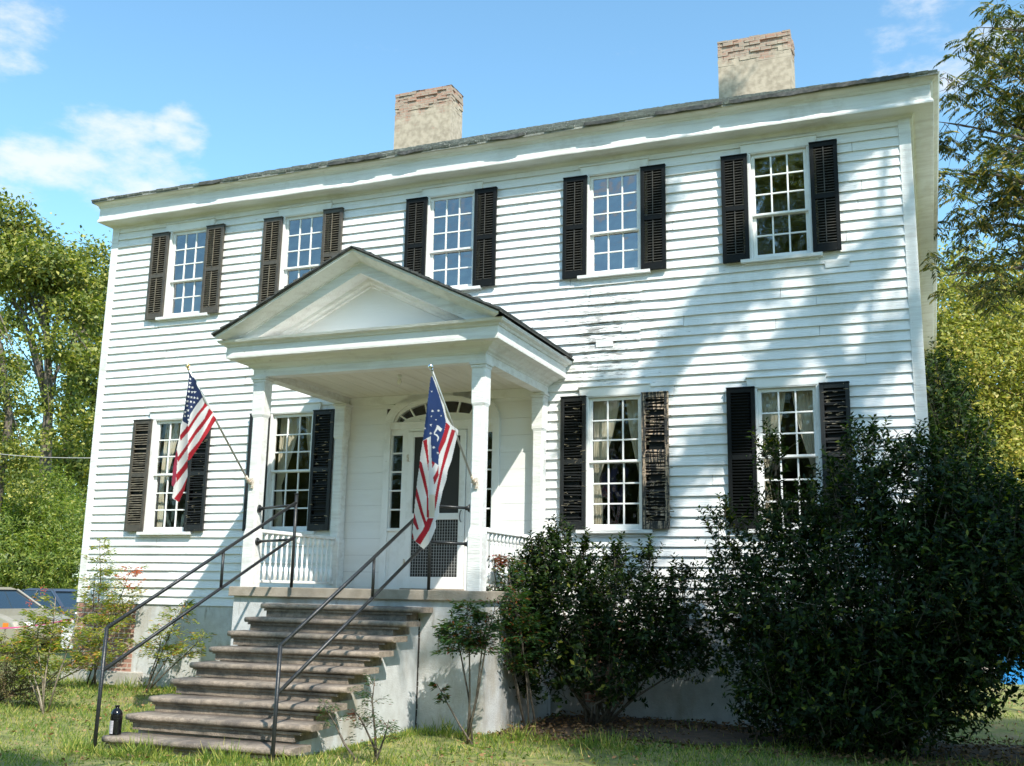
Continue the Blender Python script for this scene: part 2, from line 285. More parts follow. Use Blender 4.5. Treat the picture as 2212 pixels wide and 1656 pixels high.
def ringsweep(prof, x0, x1, y0, y1=None, closed=False):
    """profile (offset out, z) swept round a rectangle; open: from the wall at y1 round the front"""
    mb = MB(); vs = []; fs = []
    for o, z in prof:
        if closed: vs += [(x0-o*.42, y0-o, z), (x1+o, y0-o, z), (x1+o, y1+o, z), (x0-o*.42, y1+o, z)]
        else: vs += [(x0-o, y1, z), (x0-o, y0-o, z), (x1+o, y0-o, z), (x1+o, y1, z)]
    for i in range(len(prof)-1):
        for k in range(4 if closed else 3):
            a, b = i*4+k, i*4+(k+1) % 4; fs.append((a, b, b+4, a+4))
    mb.add(vs, fs); return mb

# ------------------------------------------------------------------ ground
def ex_ground(t, b, tc, last):
    l = layer(t, b, tc, last, (.25, .19, .10), 1.3, .55, .68); layer(t, b, tc, l, (.30, .31, .08), 9, .52, .7)
M['ground'] = mat('lawn_soil', (.12, .15, .04), .95, (5, .4, .65), (30, .8), (.26, .23, .09), extra=ex_ground)
gm = MB(); xs = [-400, -120, -50, -25]+[-12+i*1.0 for i in range(23)]+[20, 50, 120, 400]; ys = [-400, -100, -40, -20]+[-10+i*1.0 for i in range(22)]+[20, 50, 120, 400]
def gz(x, y):
    h = .035*math.sin(x*1.3+y*.7)+.025*math.sin(y*2.1-x*.4)
    return G+h*(1 if -14 < x < 14 and -14 < y < 14 else 0)
gv = [(x, y, gz(x, y)) for y in ys for x in xs]; W_ = len(xs)
gm.add(gv, [(j*W_+i, j*W_+i+1, (j+1)*W_+i+1, (j+1)*W_+i) for j in range(len(ys)-1) for i in range(W_-1)], True)
tag(gm.build('ground', M['ground']), 'lawn and soil in front of and around the house', kind='structure')
M['soil'] = mat('shade_toned_leafy_soil', (.045, .032, .022), .95, (9, .4, .65), (45, 1), (.10, .06, .035), extra=lambda t, b, tc, l: layer(t, b, tc, l, (.16, .09, .045), 30, .62, .68))  # leafy soil, darkened to carry the shade below the bushes
bed_edge = lambda x: -1.85-.28*math.sin(x*1.1)-.12*math.sin(x*3.7) if x > .3 else -2.3+.0*x
so_ = MB(); bx_ = [-.28+.2*i for i in range(30)]; vs_ = []
for x in bx_:
    for k in range(6): y = -.02+(bed_edge(x)-.02)*k/5; vs_.append((x, y, gz(x, y)+.008+.02*math.sin(k/5*math.pi)))
so_.add(vs_, [(i*6+k, i*6+k+1, (i+1)*6+k+1, (i+1)*6+k) for i in range(29) for k in range(5)], True)
tag(so_.build('soil_bed', M['soil']), 'soil toned dark for bush shade, with leaf litter under the bushes along the wall', kind='structure')
rd = MB(); rd.box(5.2, 40, 11, 16, G-.05, G+.05)
M['gravel'] = mat('pinkish_gravel', (.42, .35, .31), .95, (40, .4, .6), (80, .6), (.32, .27, .24))
tag(rd.build('gravel_drive', M['gravel']), 'pale pinkish gravel drive behind the right lawn', kind='structure')

# ------------------------------------------------------------------ house
XL, XR, ZB, ZT = -8.36, 4.37, -.68, 5.60; DEP = 15.0
WX = [-6.73, -4.52, -1.97, .515, 2.75]; GW = .628
UB, UT = 3.981, 5.316; LB, LT = .501, 2.144
house = empty('house', (-2, 0, G), 'large white two-storey clapboard house with black shutters and two brick chimneys', 'house')
PX0, PX1 = -3.60, -.50      # porch wall span with flush boards
openings = [(x-GW/2-.05, x+GW/2+.05, UB-.07, UT+.05) for x in WX]+[(x-GW/2-.05, x+GW/2+.05, LB-.07, LT+.05) for x in (WX[0], WX[1], WX[3], WX[4])]+[(PX0, PX1, -1.0, 2.40)]
mb = MB(); rr = random.Random(3); z = ZB; row = 0
while z < ZT-.01:
    h = .131+rr.uniform(-.008, .008); z1 = min(z+h, ZT)
    joints = [XL+.12]; x = XL+.12+rr.uniform(.8, 3)
    while x < XR-.5: joints.append(x); x += rr.uniform(2.2, 4.6)
    joints.append(XR-.12)
    cuts = sorted({z, z1}|{o[2] for o in openings if z < o[2] < z1}|{o[3] for o in openings if z < o[3] < z1})
    for a, b in zip(joints, joints[1:]):
        th = .030+rr.uniform(-.003, .005); dz0, dz1 = rr.uniform(-.004, .004), rr.uniform(-.004, .004)
        worn = (-.4 < (a+b)/2 < 2.0 or (a < .6 < b)) and 2.6 < z < 3.9
        nx = max(2, int((b-a)/.35)); X = [a+(b-a)*i/nx for i in range(nx+1)]
        X = sorted(set(X)|{e for o in openings for e in o[:2] if a < e < b})
        wob = {q: (rr.uniform(-.0022, .0022)+(rr.uniform(-.012, .006) if worn and -.6 < q < 1.5 else 0), rr.uniform(0, .002)+(rr.uniform(0, .014) if worn and -.6 < q < 1.5 else 0)) for q in X}
        for p, q in zip(X, X[1:]):
            if q-p < .002: continue
            for c, d in zip(cuts, cuts[1:]):
                if any(o[0]-1e-4 <= p and q <= o[1]+1e-4 and o[2]-1e-4 <= c and d <= o[3]+1e-4 for o in openings): continue
                def Y(zz, e): return -(th+wob[e][1])*(1-(zz-z)/(z1+.02-z))-.004
                def ZZ(zz, e):
                    k = (e-a)/(b-a); return zz+(dz0*(1-k)+dz1*k+wob[e][0] if abs(zz-z) < 1e-6 else 0)
                pp, qq = p+(.003 if p == a else 0), q-(.002 if q == b else 0)
                mb.hexa([(pp, Y(c, p), ZZ(c, p)), (qq, Y(c, q), ZZ(c, q)), (qq, 0, c), (pp, 0, c)], [(pp, Y(d, p), d), (qq, Y(d, q), d), (qq, 0, d), (pp, 0, d)])
    z = z1; row += 1
siding = mb.build('clapboard_wall', M['siding'], house)
# wall core behind the boards, with the openings left open
core = MB(); xe = sorted({XL, XR}|{e for o in openings[:9] for e in o[:2]}|{-2.92, -1.14}); ze = sorted({ZB, ZT}|{e for o in openings[:9] for e in o[2:4]}|{-.38, 2.46})
for a, b in zip(xe, xe[1:]):
    for c, d in zip(ze, ze[1:]):
        mx_, mz_ = (a+b)/2, (c+d)/2
        if any(o[0] < mx_ < o[1] and o[2] < mz_ < o[3] for o in openings[:9]) or (-2.92 < mx_ < -1.14 and -.38 < mz_ < 2.46): continue
        core.box(a, b, .003, .12, c, d)
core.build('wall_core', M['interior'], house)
o = MB(); o.box(XL, XL+.14, .125, DEP, ZB, ZT); o.build('side_wall', M['siding'], house)
o = MB(); o.box(XR-.14, XR, .125, DEP, ZB, ZT); o.build('side_wall', M['siding'], house)
o = MB(); o.box(XL+.14, XR-.14, DEP-.14, DEP, ZB, ZT); o.build('back_wall', M['siding'], house)
o = MB(); o.box(XL+.14, XR-.14, 3.6, 3.7, ZB, ZT); o.box(XL+.14, XR-.14, .125, 3.6, 2.85, 3.1); o.box(XL+.14, XR-.14, .125, 3.6, ZB-.05, -.42)
for x in (-5.6, -3.3, -.75, 1.65): o.box(x-.06, x+.06, .125, 3.6, -.42, 2.85); o.box(x-.06, x+.06, .125, 3.6, 3.1, ZT)
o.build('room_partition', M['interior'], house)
for xa, xb in ((XL-.012, XL+.13), (XR-.13, XR+.012)):
    bevel(MB().box(xa, xb, -.036, .10, ZB, 5.61).build('corner_board', M['trimworn'], house), .004)
# foundation
o = MB(); o.box(-7.19, XR, -.012, .2, G-.3, ZB-.003); o.box(XL, XR, .2, DEP, G-.3, ZB-.06); o.build('stucco_foundation', M['stucco'], house)
o = MB(); o.box(XL+.0, -7.19, -.025, .2, -1.70, ZB-.003); o.build('brick_pier', M['brick'], house)
o = MB(); o.box(.05, .62, -.02, -.013, -1.75, ZB-.05); o.build('brick_pier', M['brick'], house)
bevel(MB().box(XL-.1, -6.95, -.12, .2, G-.3, -1.70).build('footing', M['plinth'], house), .01)
# cornice
prof = [(0, 5.555), (.035, 5.56), (.05, 5.60), (.075, 5.615), (.255, 5.625), (.295, 5.62), (.298, 5.64), (.27, 5.685), (.268, 5.865), (.285, 5.87), (.30, 5.90), (.365, 5.925), (.38, 5.955), (.385, 5.965)]
cn = ringsweep(prof, XL, XR, 0, DEP, True)
# subdivide front a little and wave it
def wave(mbx, amp=.012):
    pass
co = cn.build('cornice', M['trimworn'], house)
bm_ = co.modifiers.new('sub', 'SUBSURF'); bm_.subdivision_type = 'SIMPLE'; bm_.levels = bm_.render_levels = 5
tx = bpy.data.textures.new('warp', 'CLOUDS'); tx.noise_scale = 1.1
dm = co.modifiers.new('warp', 'DISPLACE'); dm.texture = tx; dm.texture_coords = 'LOCAL'; dm.strength = .035; dm.direction = 'Z'; dm.mid_level = .5
# hip roof: courses of shingles with a ragged, slightly sagging edge
RP = .515; EO = .40; XLE, XRE = XL-.18, XR+.365; z0 = 5.955; rh = (DEP+2*EO)/2
ridge_y = DEP/2; rz = z0+RP*rh
rx0, rx1 = XLE+rh*.62, XRE-rh*.62
def roofpt(s, t):   # front slope, s 0..1 along the eave, t 0..1 up
    xa, xb = XLE+(rx0-XLE)*t, XRE+(rx1-XRE)*t
    return (xa+(xb-xa)*s, -EO+rh*t, z0+(rz-z0)*t)
rf = MB(); ns = 90; nc = 34; rr = random.Random(5)
for c in range(nc):
    t0, t1 = c/nc, (c+1)/nc
    lift = .022; off = rr.random()
    for i in range(ns):
        a = (i+off*.5)/ns if i else 0; b = min(1, (i+1+off*.5)/ns) if i < ns-1 else 1
        if a >= 1: continue
        j = rr.uniform(-.004, .012); k = rr.uniform(0, .008) if c else rr.uniform(0, .02)
        P = [Vector(roofpt(a+.0004, t0)), Vector(roofpt(b-.0004, t0)), Vector(roofpt(b-.0004, t1)), Vector(roofpt(a+.0004, t1))]
        nrm = Vector((0, -RP, 1)).normalized(); dn = Vector((0, -1, -RP)).normalized()*k
        top = [P[0]+nrm*(lift+j)+dn, P[1]+nrm*(lift+j)+dn, P[2]+nrm*.004, P[3]+nrm*.004]; bot = [P[0]+dn, P[1]+dn, P[2]-nrm*.01, P[3]-nrm*.01]
        rf.hexa(bot, top)
rfo = rf.build('shingle_roof', M['roof'], house)
o = MB(); A, B, C_, D_ = (XLE, -EO, z0), (XRE, -EO, z0), (XRE, DEP+EO, z0), (XLE, DEP+EO, z0); E_, F_ = (rx0, ridge_y, rz), (rx1, ridge_y, rz)
dn = .03
o.add([A, B, C_, D_, E_, F_]+[(p[0], p[1], p[2]-dn) for p in (A, B, C_, D_)], [(1, 2, 5), (2, 3, 4, 5), (3, 0, 4), (6, 7, 1, 0), (7, 8, 2, 1), (8, 9, 3, 2), (9, 6, 0, 3)])
o.build('roof_back_slopes', M['roof'], house)
o = MB(); o.add([(XL, 0.02, 5.9), (XR, .02, 5.9), (XR, DEP, 5.9), (XL, DEP, 5.9)], [(0, 1, 2, 3)]); o.build('attic_floor', M['interior'], house)
# lifted dark tabs along the eave
rr = random.Random(9)
for x, ln in ((-3.9, .9), (-2.7, .4), (1.2, .9), (2.2, 1.3), (3.5, .9), (.2, .5), (-6.3, .4), (-1.2, .5)):
    n = max(2, int(ln/.12)); o = MB(); V_ = []
    for i in range(n+1):
        xx = x+ln*i/n; d_ = rr.uniform(.0, .035)*math.sin(math.pi*i/n)**.5 if 0 < i < n else 0
        V_ += [(xx, -EO-.03-d_*.6, z0-.012-d_), (xx, -EO-.035, z0+.03-d_*.3), (xx, -EO+.2, z0+.125), (xx, -EO+.2, z0+.10)]
    o.add(V_, [(4*i+k, 4*i+4+k, 4*i+4+(k+1) % 4, 4*i+(k+1) % 4) for i in range(n) for k in range(4)]+[(0, 1, 2, 3), (4*n+3, 4*n+2, 4*n+1, 4*n)])
    o.build('loose_shingle', M['roofedge'], house)
# chimneys: corbelled broken brick head
def chimney(x0, x1, y0, y1, zb, zt, seed, brk):
    rr = random.Random(seed); c = MB(); c.box(x0+.02, x1-.02, y0+.02, y1-.02, zt-.64, zt-.06); c.box(x0, x1, y0, y1, zb, zt-.56)
    zz = zb; h = .074
    while zz < zt-.001:
        k = (zt-zz)
        out_ = .0 if k > .62 else (.62-k)*.018
        bad = k < .55
        if k > .62: zz += h; continue
        for face in range(4):
            L = (x1-x0) if face in (0, 2) else (y1-y0); p = -out_ + (0 if int(zz/h) % 2 else -.1)
            while p < L+out_:
                q = min(p+.215, L+out_); a0 = max(p, -out_)
                if q-a0 > .03 and not (bad and rr.random() < (.22 if face == 0 else .1) and k > .12):
                    jut = out_+rr.uniform(-.004, .004)+(rr.uniform(-.016, .012) if bad else 0); zj = rr.uniform(-.004, .004) if bad else 0
                    g = .004 if bad else 0
                    z1_ = min(zz+h, zt)-(.004 if bad else 0)+zj
                    if face == 0: c.box(x0+a0+g, x0+q-g, y0-jut, y0+.05, zz+zj, z1_)
                    elif face == 2: c.box(x0+a0+g, x0+q-g, y1-.05, y1+jut, zz+zj, z1_)
                    elif face == 1: c.box(x1-.05, x1+jut, y0+a0+g, y0+q-g, zz+zj+.0015, z1_-.0015)
                    else: c.box(x0-jut, x0+.05, y0+a0+g, y0+q-g, zz+zj+.0015, z1_-.0015)
                p = q
        zz += h
    o = c.build('chimney', M['chim'], house); tag(o, brk); return o
yc = 6.3
a = aty(850, 325, yc); b = aty(974, 200, yc); chimney(a[0], aty(972, 300, yc)[0], yc, yc+.62, a[2]-1.6, aty(848, 206, yc)[2], 1, 'left chimney with more broken brick at its head')
a = aty(1553, 215, yc); chimney(a[0], aty(1711, 190, yc)[0], yc, yc+.62, a[2]-1.6, aty(1550, 92, yc)[2], 2, None)

# ---- windows (casing > sash, glass, sill)
def make_window(zb, zt, nr_up, nr_lo, x, gm_):
    cz = zb; w0 = x-GW/2; w1 = x+GW/2; rows = nr_up+nr_lo
    fr = MB()
    fr.box(w0-.165, w0-.055, -.048, .0, zb-.075, zt+.06); fr.box(w1+.055, w1+.165, -.048, 0, zb-.075, zt+.06)
    fr.prism([(w0-.165, zt+.0605), (w1+.165, zt+.0605), (w1+.178, zt+.185), (w0-.178, zt+.185)], -.050, 0)
    fr.box(w0-.185, w1+.185, -.072, 0, zt+.1855, zt+.2)
    fr.box(w0-.057, w0-.045, -.046, .09, zb-.07, zt+.05); fr.box(w1+.045, w1+.057, -.046, .09, zb-.07, zt+.05); fr.box(w0-.045, w1+.045, -.046, .09, zt+.048, zt+.0585)
    win = fr.build('window', M['trim'], house, loc=(x, 0, zb)); bevel(win, .004)
    sa = MB(); ms = zb+(zt-zb)*nr_lo/rows
    def sash(y0, z0_, z1_, n, lowrail, toprail):
        sa.box(w0-.044, w0, y0, y0+.035, z0_-lowrail, z1_+toprail); sa.box(w1, w1+.044, y0, y0+.035, z0_-lowrail, z1_+toprail)
        sa.box(w0, w1, y0+.001, y0+.034, z1_, z1_+toprail); sa.box(w0, w1, y0+.001, y0+.034, z0_-lowrail, z0_)
        for k in (1, 2): xx = w0+GW*k/3; sa.box(xx-.0105, xx+.0105, y0+.003, y0+.030, z0_, z1_)
        for k in range(1, n): zz = z0_+(z1_-z0_)*k/n; sa.box(w0, w1, y0+.005, y0+.028, zz-.0105, zz+.0105)
    sash(.0, ms+.02, zt, nr_up, .035, .045)
    sash(.037, zb, ms-.018, nr_lo, .07, .035)
    sa.box(w0-.04, w1+.04, -.006, .001, ms-.012, ms+.018)
    so_ = sa.build('sash', M['trim'], win); bevel(so_, .003, 1)
    g = MB(); g.add([(w0, .018, ms+.02), (w1, .018, ms+.02), (w1, .018, zt), (w0, .018, zt)], [(0, 1, 2, 3)]); g.add([(w0, .055, zb), (w1, .055, zb), (w1, .055, ms-.018), (w0, .055, ms-.018)], [(0, 1, 2, 3)])
    g.build('glass', gm_, win)
    s = MB(); s.hexa([(w0-.20, -.095, zb-.125), (w1+.20, -.095, zb-.125), (w1+.20, .03, zb-.125), (w0-.20, .03, zb-.125)], [(w0-.20, -.095, zb-.080), (w1+.20, -.095, zb-.080), (w1+.20, .03, zb-.068), (w0-.20, .03, zb-.068)])
    s.prism([(w0-.15, zb-.1255), (w0-.15, zb-.15), (w1+.15, zb-.15), (w1+.15, zb-.1255)], -.042, 0)
    bevel(s.build('sill', M['trimworn'], win), .004)
    return win
wu = make_window(UB, UT, 3, 2, WX[0], M['glassup'])
hl = Vector(house.location)
for x in WX[1:]: copy_tree(wu, house, Vector((x, 0, UB))-hl)
wl = make_window(LB, LT, 3, 3, WX[0], M['glass'])
for x in (WX[1], WX[3], WX[4]): copy_tree(wl, house, Vector((x, 0, LB))-hl)

# ---- shutters (frame > louvers, tilt rod)
def make_shutter(x, z0_, z1_, m_, seed=0, flakes=0, wdt=.345, midfrac=.5, rod=True, jitter=0):
    rr = random.Random(seed); w2 = wdt/2; f = MB(); y0, y1 = -.092, -.052
    st = .05; zm = z0_+(z1_-z0_)*midfrac
    f.box(x-w2, x-w2+st, y0, y1, z0_, z1_); f.box(x+w2-st, x+w2, y0, y1, z0_, z1_)
    for a, b in ((z0_, z0_+.10), (zm-.03, zm+.035), (z1_-.06, z1_)): f.box(x-w2+st, x+w2-st, y0+.001, y1-.001, a, b)
    f.box(x-w2-.004, x+w2+.004, y0-.012, y1+.01, z1_+.001, z1_+.016)
    s = f.build('shutter', m_, house, loc=(x, y0, z0_)); bevel(s, .003, 1)
    lv = MB()
    for a, b in ((z0_+.10, zm-.03), (zm+.035, z1_-.06)):
        n = int((b-a)/.036)
        for k in range(n):
            zz = a+(b-a)*(k+.5)/n
            if jitter and rr.random() < jitter*.25: continue
            d1, d2 = (rr.uniform(-jitter, jitter)*.02, rr.uniform(-jitter, jitter)*.02)
            xa, xb = x-w2+st, x+w2-st
            lv.hexa([(xa, y0+.004, zz-.013+d1), (xb, y0+.004, zz-.013+d2), (xb, y1-.004, zz+.003), (xa, y1-.004, zz+.003)], [(xa, y0+.004, zz-.006+d1), (xb, y0+.004, zz-.006+d2), (xb, y1-.004, zz+.010), (xa, y1-.004, zz+.010)])
        if rod: lv.box(x-.006, x+.006, y0-.010, y0+.002, a+.02, b-.01)
    lv.build('louvers', M['slatglare'] if m_ is M['shutterglare'] else m_, s)
    MB().box(x-w2+.03, x+w2-.03, y1+.004, y1+.006, z0_+.05, z1_-.03).build('backing', M['shutter'], s)
    if flakes:
        fl = MB()
        for k in range(flakes):
            zz = rr.uniform(z0_+.08, z1_-.05); xx = x+rr.uniform(-w2+.02, w2-.05); ln = rr.uniform(.02, .09); tt = rr.uniform(-.015, .015)
            if flakes > 60: 
                if rr.random() < .35: xx = x+rr.choice((-1, 1))*(w2-rr.uniform(.01, .05)); 
            fl.add([(xx, y0-.004, zz), (xx+ln, y0-.008, zz+tt), (xx+ln*.9, y0-.014, zz+tt+rr.uniform(.004, .012)), (xx+.01, y0-.006, zz+rr.uniform(.003, .01))], [(0, 1, 2, 3)])
        tag(fl.build('paint_flakes', M['flake'], s), kind='stuff')
    return s
SO = GW/2+.075+.1725
sU = make_shutter(WX[0]-SO, UB-.105, UT+.03, M['shutterglare'], 1)
def cp(s, x, dz=0, rz_=0, ry_=0, m_=None, label=None):
    c = copy_tree(s, house, Vector(s.location)+Vector((x, 0, dz))); c.rotation_euler = (0, ry_, rz_)
    if m_:
        for k in [c]+list(c.children):
            if 'flake' in k.name or 'backing' in k.name: continue
            k.data = k.data.copy(); k.data.materials[0] = M['slatdark'] if 'louver' in k.name else m_
    if label: c['label'] = label
    return c
base = WX[0]-SO
cp(sU, 2*SO-.02, .01)
cp(sU, WX[1]-SO-base, 0, 0, .004); cp(sU, WX[1]+SO-base-.02, .015)
sB = cp(sU, WX[2]-SO-base, 0, 0, 0, M['shutter']); cp(sB, 2*SO, .01)
cp(sB, WX[3]-SO-(WX[2]-SO), .0, 0, .005); cp(sB, WX[3]+SO-(WX[2]-SO), .01)
cp(sB, WX[4]-SO-.01-(WX[2]-SO), 0); cp(sB, WX[4]+SO+.01-(WX[2]-SO), .03)
sh = [(WX[0]-SO-.03, 'shutterglare', 14, .3), (WX[0]+SO, 'shutterchip', 30, .5), (WX[1]-SO, 'shutterchip', 25, .5), (WX[1]+SO+.01, 'shutterchip', 30, .3), (WX[3]-SO, 'shutterchip', 40, .4), (WX[3]+SO, 'shutterpeel', 90, 1), (WX[4]-SO, 'shutter', 0, 0), (WX[4]+SO+.02, 'shutterchip', 60, .9)]
for i, (x, mm, fl, jt) in enumerate(sh):
    s = make_shutter(x, LB-.07, LT+.055, M[mm], i+20, fl, wdt=.355, rod=False, jitter=jt)
    if mm == 'shutterpeel': s['label'] = 'badly peeled shutter with bare brown wood'
# small repaired boards
for q in ((3.28, 3.58, 3.70, 3.80), (.26, .50, 2.88, 2.98), (.62, .88, 3.07, 3.15)): MB().box(q[0], q[1], -.045 if q[0] < 1 else -.034, -.0285, q[2], q[3]).build('patch_board', M['trimworn'], house)

# ---- doorway wall on the porch: arch surround, fanlight, sidelights, screen door
DX = -2.07
fl, fl2, fl3 = MB(), MB(), MB(); zs = -.40; i = 0
edges = [(PX0, -2.92), (-1.14, PX1)]
rr = random.Random(2); zz = -.386
while zz < 2.40:
    z1 = min(zz+.235, 2.42)
    for a, b in edges: (fl if a < -2.5 else fl2).box(a, b, -.018+rr.uniform(-.0015, .0015), .0, zz, z1-.0025)
    # band above the arch
    n = 16
    for k in range(n):
        xa, xb = -2.92+1.78*k/n, -2.92+1.78*(k+1)/n; xm = (xa+xb)/2; u_ = min(1, abs((xm-DX+.04)/.87)); za = 1.95+.47*math.sqrt(max(0, 1-u_*u_))
        a_ = max(zz, za)
        if a_ < z1-.003: fl3.box(xa, xb, -.0165, .0, a_, z1-.0025)
    zz = z1
fl.build('porch_back_wall', M['flush'], house); fl2.build('porch_back_wall', M['flush'], house); fl3.build('arch_band', M['flush'], house)
dc = (-2.92-1.137)/2
door = empty('doorway', (dc, 0, -.386), None); door.parent = house; door.location = Vector((dc, 0, -.386))-hl
def arc(a, b, n=28, z0_=1.96, t0=0, t1=math.pi): return [(dc+a*math.cos(t0+(t1-t0)*k/n), z0_+b*math.sin(t0+(t1-t0)*k/n)) for k in range(n+1)]
o = MB(); n = 28
def band(mbx, A_, B_, y0, y1):
    for k in range(len(A_)-1):
        q = [A_[k], A_[k+1], B_[k+1], B_[k]]
        mbx.hexa([(p[0], y0, p[1]) for p in q], [(p[0], y1, p[1]) for p in q])
band(o, arc(.90, .50), arc(.76, .37), -.055, .05)
band(o, arc(.76, .37), arc(.72, .30), -.035, .05)
for s in (-1, 1):
    o.box(dc+s*.90 if s < 0 else dc+.80, dc-.80 if s < 0 else dc+.90, -.055, .05, -.386, 1.96)
o.box(dc-.80, dc+.80, -.05, .05, 1.875, 1.96); o.box(dc-.80, dc+.80, -.065, -.03, 1.955, 1.975)
# mullion posts between the sidelights and the door
for s in (-1, 1):
    xa, xb = sorted((dc+s*.60, dc+s*.505)); o.box(xa, xb, -.045, .05, -.386, 1.875)
    xa, xb = sorted((dc+s*.80, dc+s*.595)); o.box(xa, xb, -.02, .05, -.386, .42)
    xa2, xb2 = xa+.03, xb-.03; o.box(xa, xa2, -.032, -.02, -.386, .36); o.box(xb2, xb, -.032, -.02, -.386, .36); o.box(xa2, xb2, -.032, -.02, -.386, -.2); o.box(xa2, xb2, -.032, -.02, .29, .36)
    o.box(xa-.0, xb+.0, -.055, .05, .42, .455); o.box(xa, xb, -.02, .05, 1.80, 1.875)
    for k in range(6):
        zz = .455+(1.80-.455)*k/5; o.box(xa+.018, xb-.018, -.012, .02, max(.455, zz-.011), min(1.80, zz+.011))
    o.box(xa, xa+.02, -.018, .03, .455, 1.8); o.box(xb-.02, xb, -.018, .03, .455, 1.8)
o.box(-1.618, dc+.505, -.04, .05, -.386, 1.876); o.box(dc-.505, -2.54, -.04, .05, -.386, 1.876); o.box(-2.54, -1.618, -.04, .05, 1.832, 1.876)
bevel(o.build('door_surround', M['trim'], door), .003, 1)
o = MB(); band(o, arc(.62, .115, z0_=1.975), arc(.02, .002, z0_=1.975), -.02, .0); o.build('sunburst_panel', M['trim'], door)
fa = MB(); A_, B_ = arc(.73, .305, 24, 1.965), arc(.61, .11, 24, 1.965)
for k in range(25):
    if k % 3 == 0:
        p, q = Vector(A_[k]), Vector(B_[k]); d = (q-p).normalized(); nn = Vector((-d[1], d[0]))*.011
        fa.hexa([(p.x-nn.x, -.025, p.y-nn.y), (p.x+nn.x, -.025, p.y+nn.y), (p.x+nn.x, .01, p.y+nn.y), (p.x-nn.x, .01, p.y-nn.y)], [(q.x-nn.x, -.025, q.y-nn.y), (q.x+nn.x, -.025, q.y+nn.y), (q.x+nn.x, .01, q.y+nn.y), (q.x-nn.x, .01, q.y-nn.y)])
fa.build('fanlight_muntin', M['trim'], door)
gl = MB()
for k in range(24): gl.add([(A_[k][0], .005, A_[k][1]), (A_[k+1][0], .005, A_[k+1][1]), (B_[k+1][0], .005, B_[k+1][1]), (B_[k][0], .005, B_[k][1])], [(0, 1, 2, 3)])
for s in (-1, 1):
    xa, xb = sorted((dc+s*.80, dc+s*.595)); gl.add([(xa+.01, .006, .45), (xb-.01, .006, .45), (xb-.01, .006, 1.81), (xa+.01, .006, 1.81)], [(0, 1, 2, 3)])
gl.build('fanlight_glass', M['glass'], door)
# screen door
d0, d1 = -2.535, -1.625; sd = MB(); y0, y1 = -.058, -.022
sd.box(d0, d0+.085, y0, y1, -.37, 1.825); sd.box(d1-.085, d1, y0, y1, -.37, 1.825)
for a, b in ((-.37, -.21), (.575, .665), (1.75, 1.825)): sd.box(d0+.085, d1-.085, y0, y1, a, b)
for (a, b) in ((-.21, .575), (.665, 1.75)):
    sd.box(d0+.085, d0+.097, y0+.008, y1, a, b); sd.box(d1-.097, d1-.085, y0+.008, y1, a, b)
sdo = sd.build('screen_door', M['trim'], house, loc=((d0+d1)/2, -.04, -.37)); bevel(sdo, .003, 1)
o = MB(); o.box(d0+.09, d1-.09, -.036, -.034, -.215, 1.755); o.build('insect_screen', M['screen'], sdo)
o = MB()
for k in range(1, 18): xx = d0+.095+(d1-d0-.19)*k/18; o.box(xx-.0018, xx+.0018, -.046, -.041, -.205, .57)
for k in range(1, 19): zz = -.205+.775*k/19; o.box(d0+.095, d1-.095, -.0465, -.042, zz-.0018, zz+.0018)
o.build('wire_guard', M['mesh'], sdo)
o = MB(); o.tube([(d1-.045, -.062, .70), (d1-.045, -.095, .68), (d1-.05, -.10, .62), (d1-.045, -.095, .56), (d1-.045, -.062, .54)], .007, 6); o.build('handle', M['black'], sdo)
MB().box(d0-.01, d0+.02, -.064, -.058, 1.40, 1.50).build('hinge', M['bracket'], sdo); MB().box(d0-.01, d0+.02, -.064, -.058, -.05, .03).build('hinge', M['bracket'], sdo)
bevel(MB().box(d0-.02, d1+.02, -.12, -.02, -.386, -.37).build('threshold', M['slab'], house), .004)

# ---- curtains
def curtain(x, side, wide, label, seed, tie=.42):
    rr = random.Random(seed); NU, NV = 40, 44; vs = []
    z1, z0_ = LT+.02, LB-.02; y = .16; xe = x+side*(GW/2+.03)     # outer edge
    for j in range(NV+1):
        v = j/NV; zz = z1+(z0_-z1)*v
        if v < .62: ww = wide*(1-(v/.62)**1.25*.78)
        else: ww = wide*(.22+.14*min(1, (v-.62)/.2))
        for i in range(NU+1):
            u = i/NU; xx = xe-side*ww*u
            amp = .014*(.6+.4*math.sin(v*3+seed)); sag = .03*u*math.sin(min(1, v/.62)*math.pi)
            vs.append((xx, y+amp*math.sin(u*36+1.5*math.sin(v*2.2)+seed)+.006*math.sin(u*90+v*8), zz-sag))
    fs = [(j*(NU+1)+i, j*(NU+1)+i+1, (j+1)*(NU+1)+i+1, (j+1)*(NU+1)+i) for j in range(NV) for i in range(NU)]
    m_ = MB(); m_.add(vs, fs, True); o = m_.build('curtain', M['curtain']); tag(o, label, 'curtain', 'cream curtains in the ground floor windows'); return o
names = {0: 'leftmost ground floor window behind the striped flag', 1: 'ground floor window beside the porch post', 3: 'ground floor window right of the porch', 4: 'rightmost ground floor window above the big bush'}
for i in (0, 1, 3, 4):
    curtain(WX[i], -1, .36 if i in (1, 3) else .31, 'cream curtain tied at the left of the '+names[i], i+1)
    curtain(WX[i], 1, .24 if i != 4 else .30, 'cream curtain tied at the right of the '+names[i], i+7)

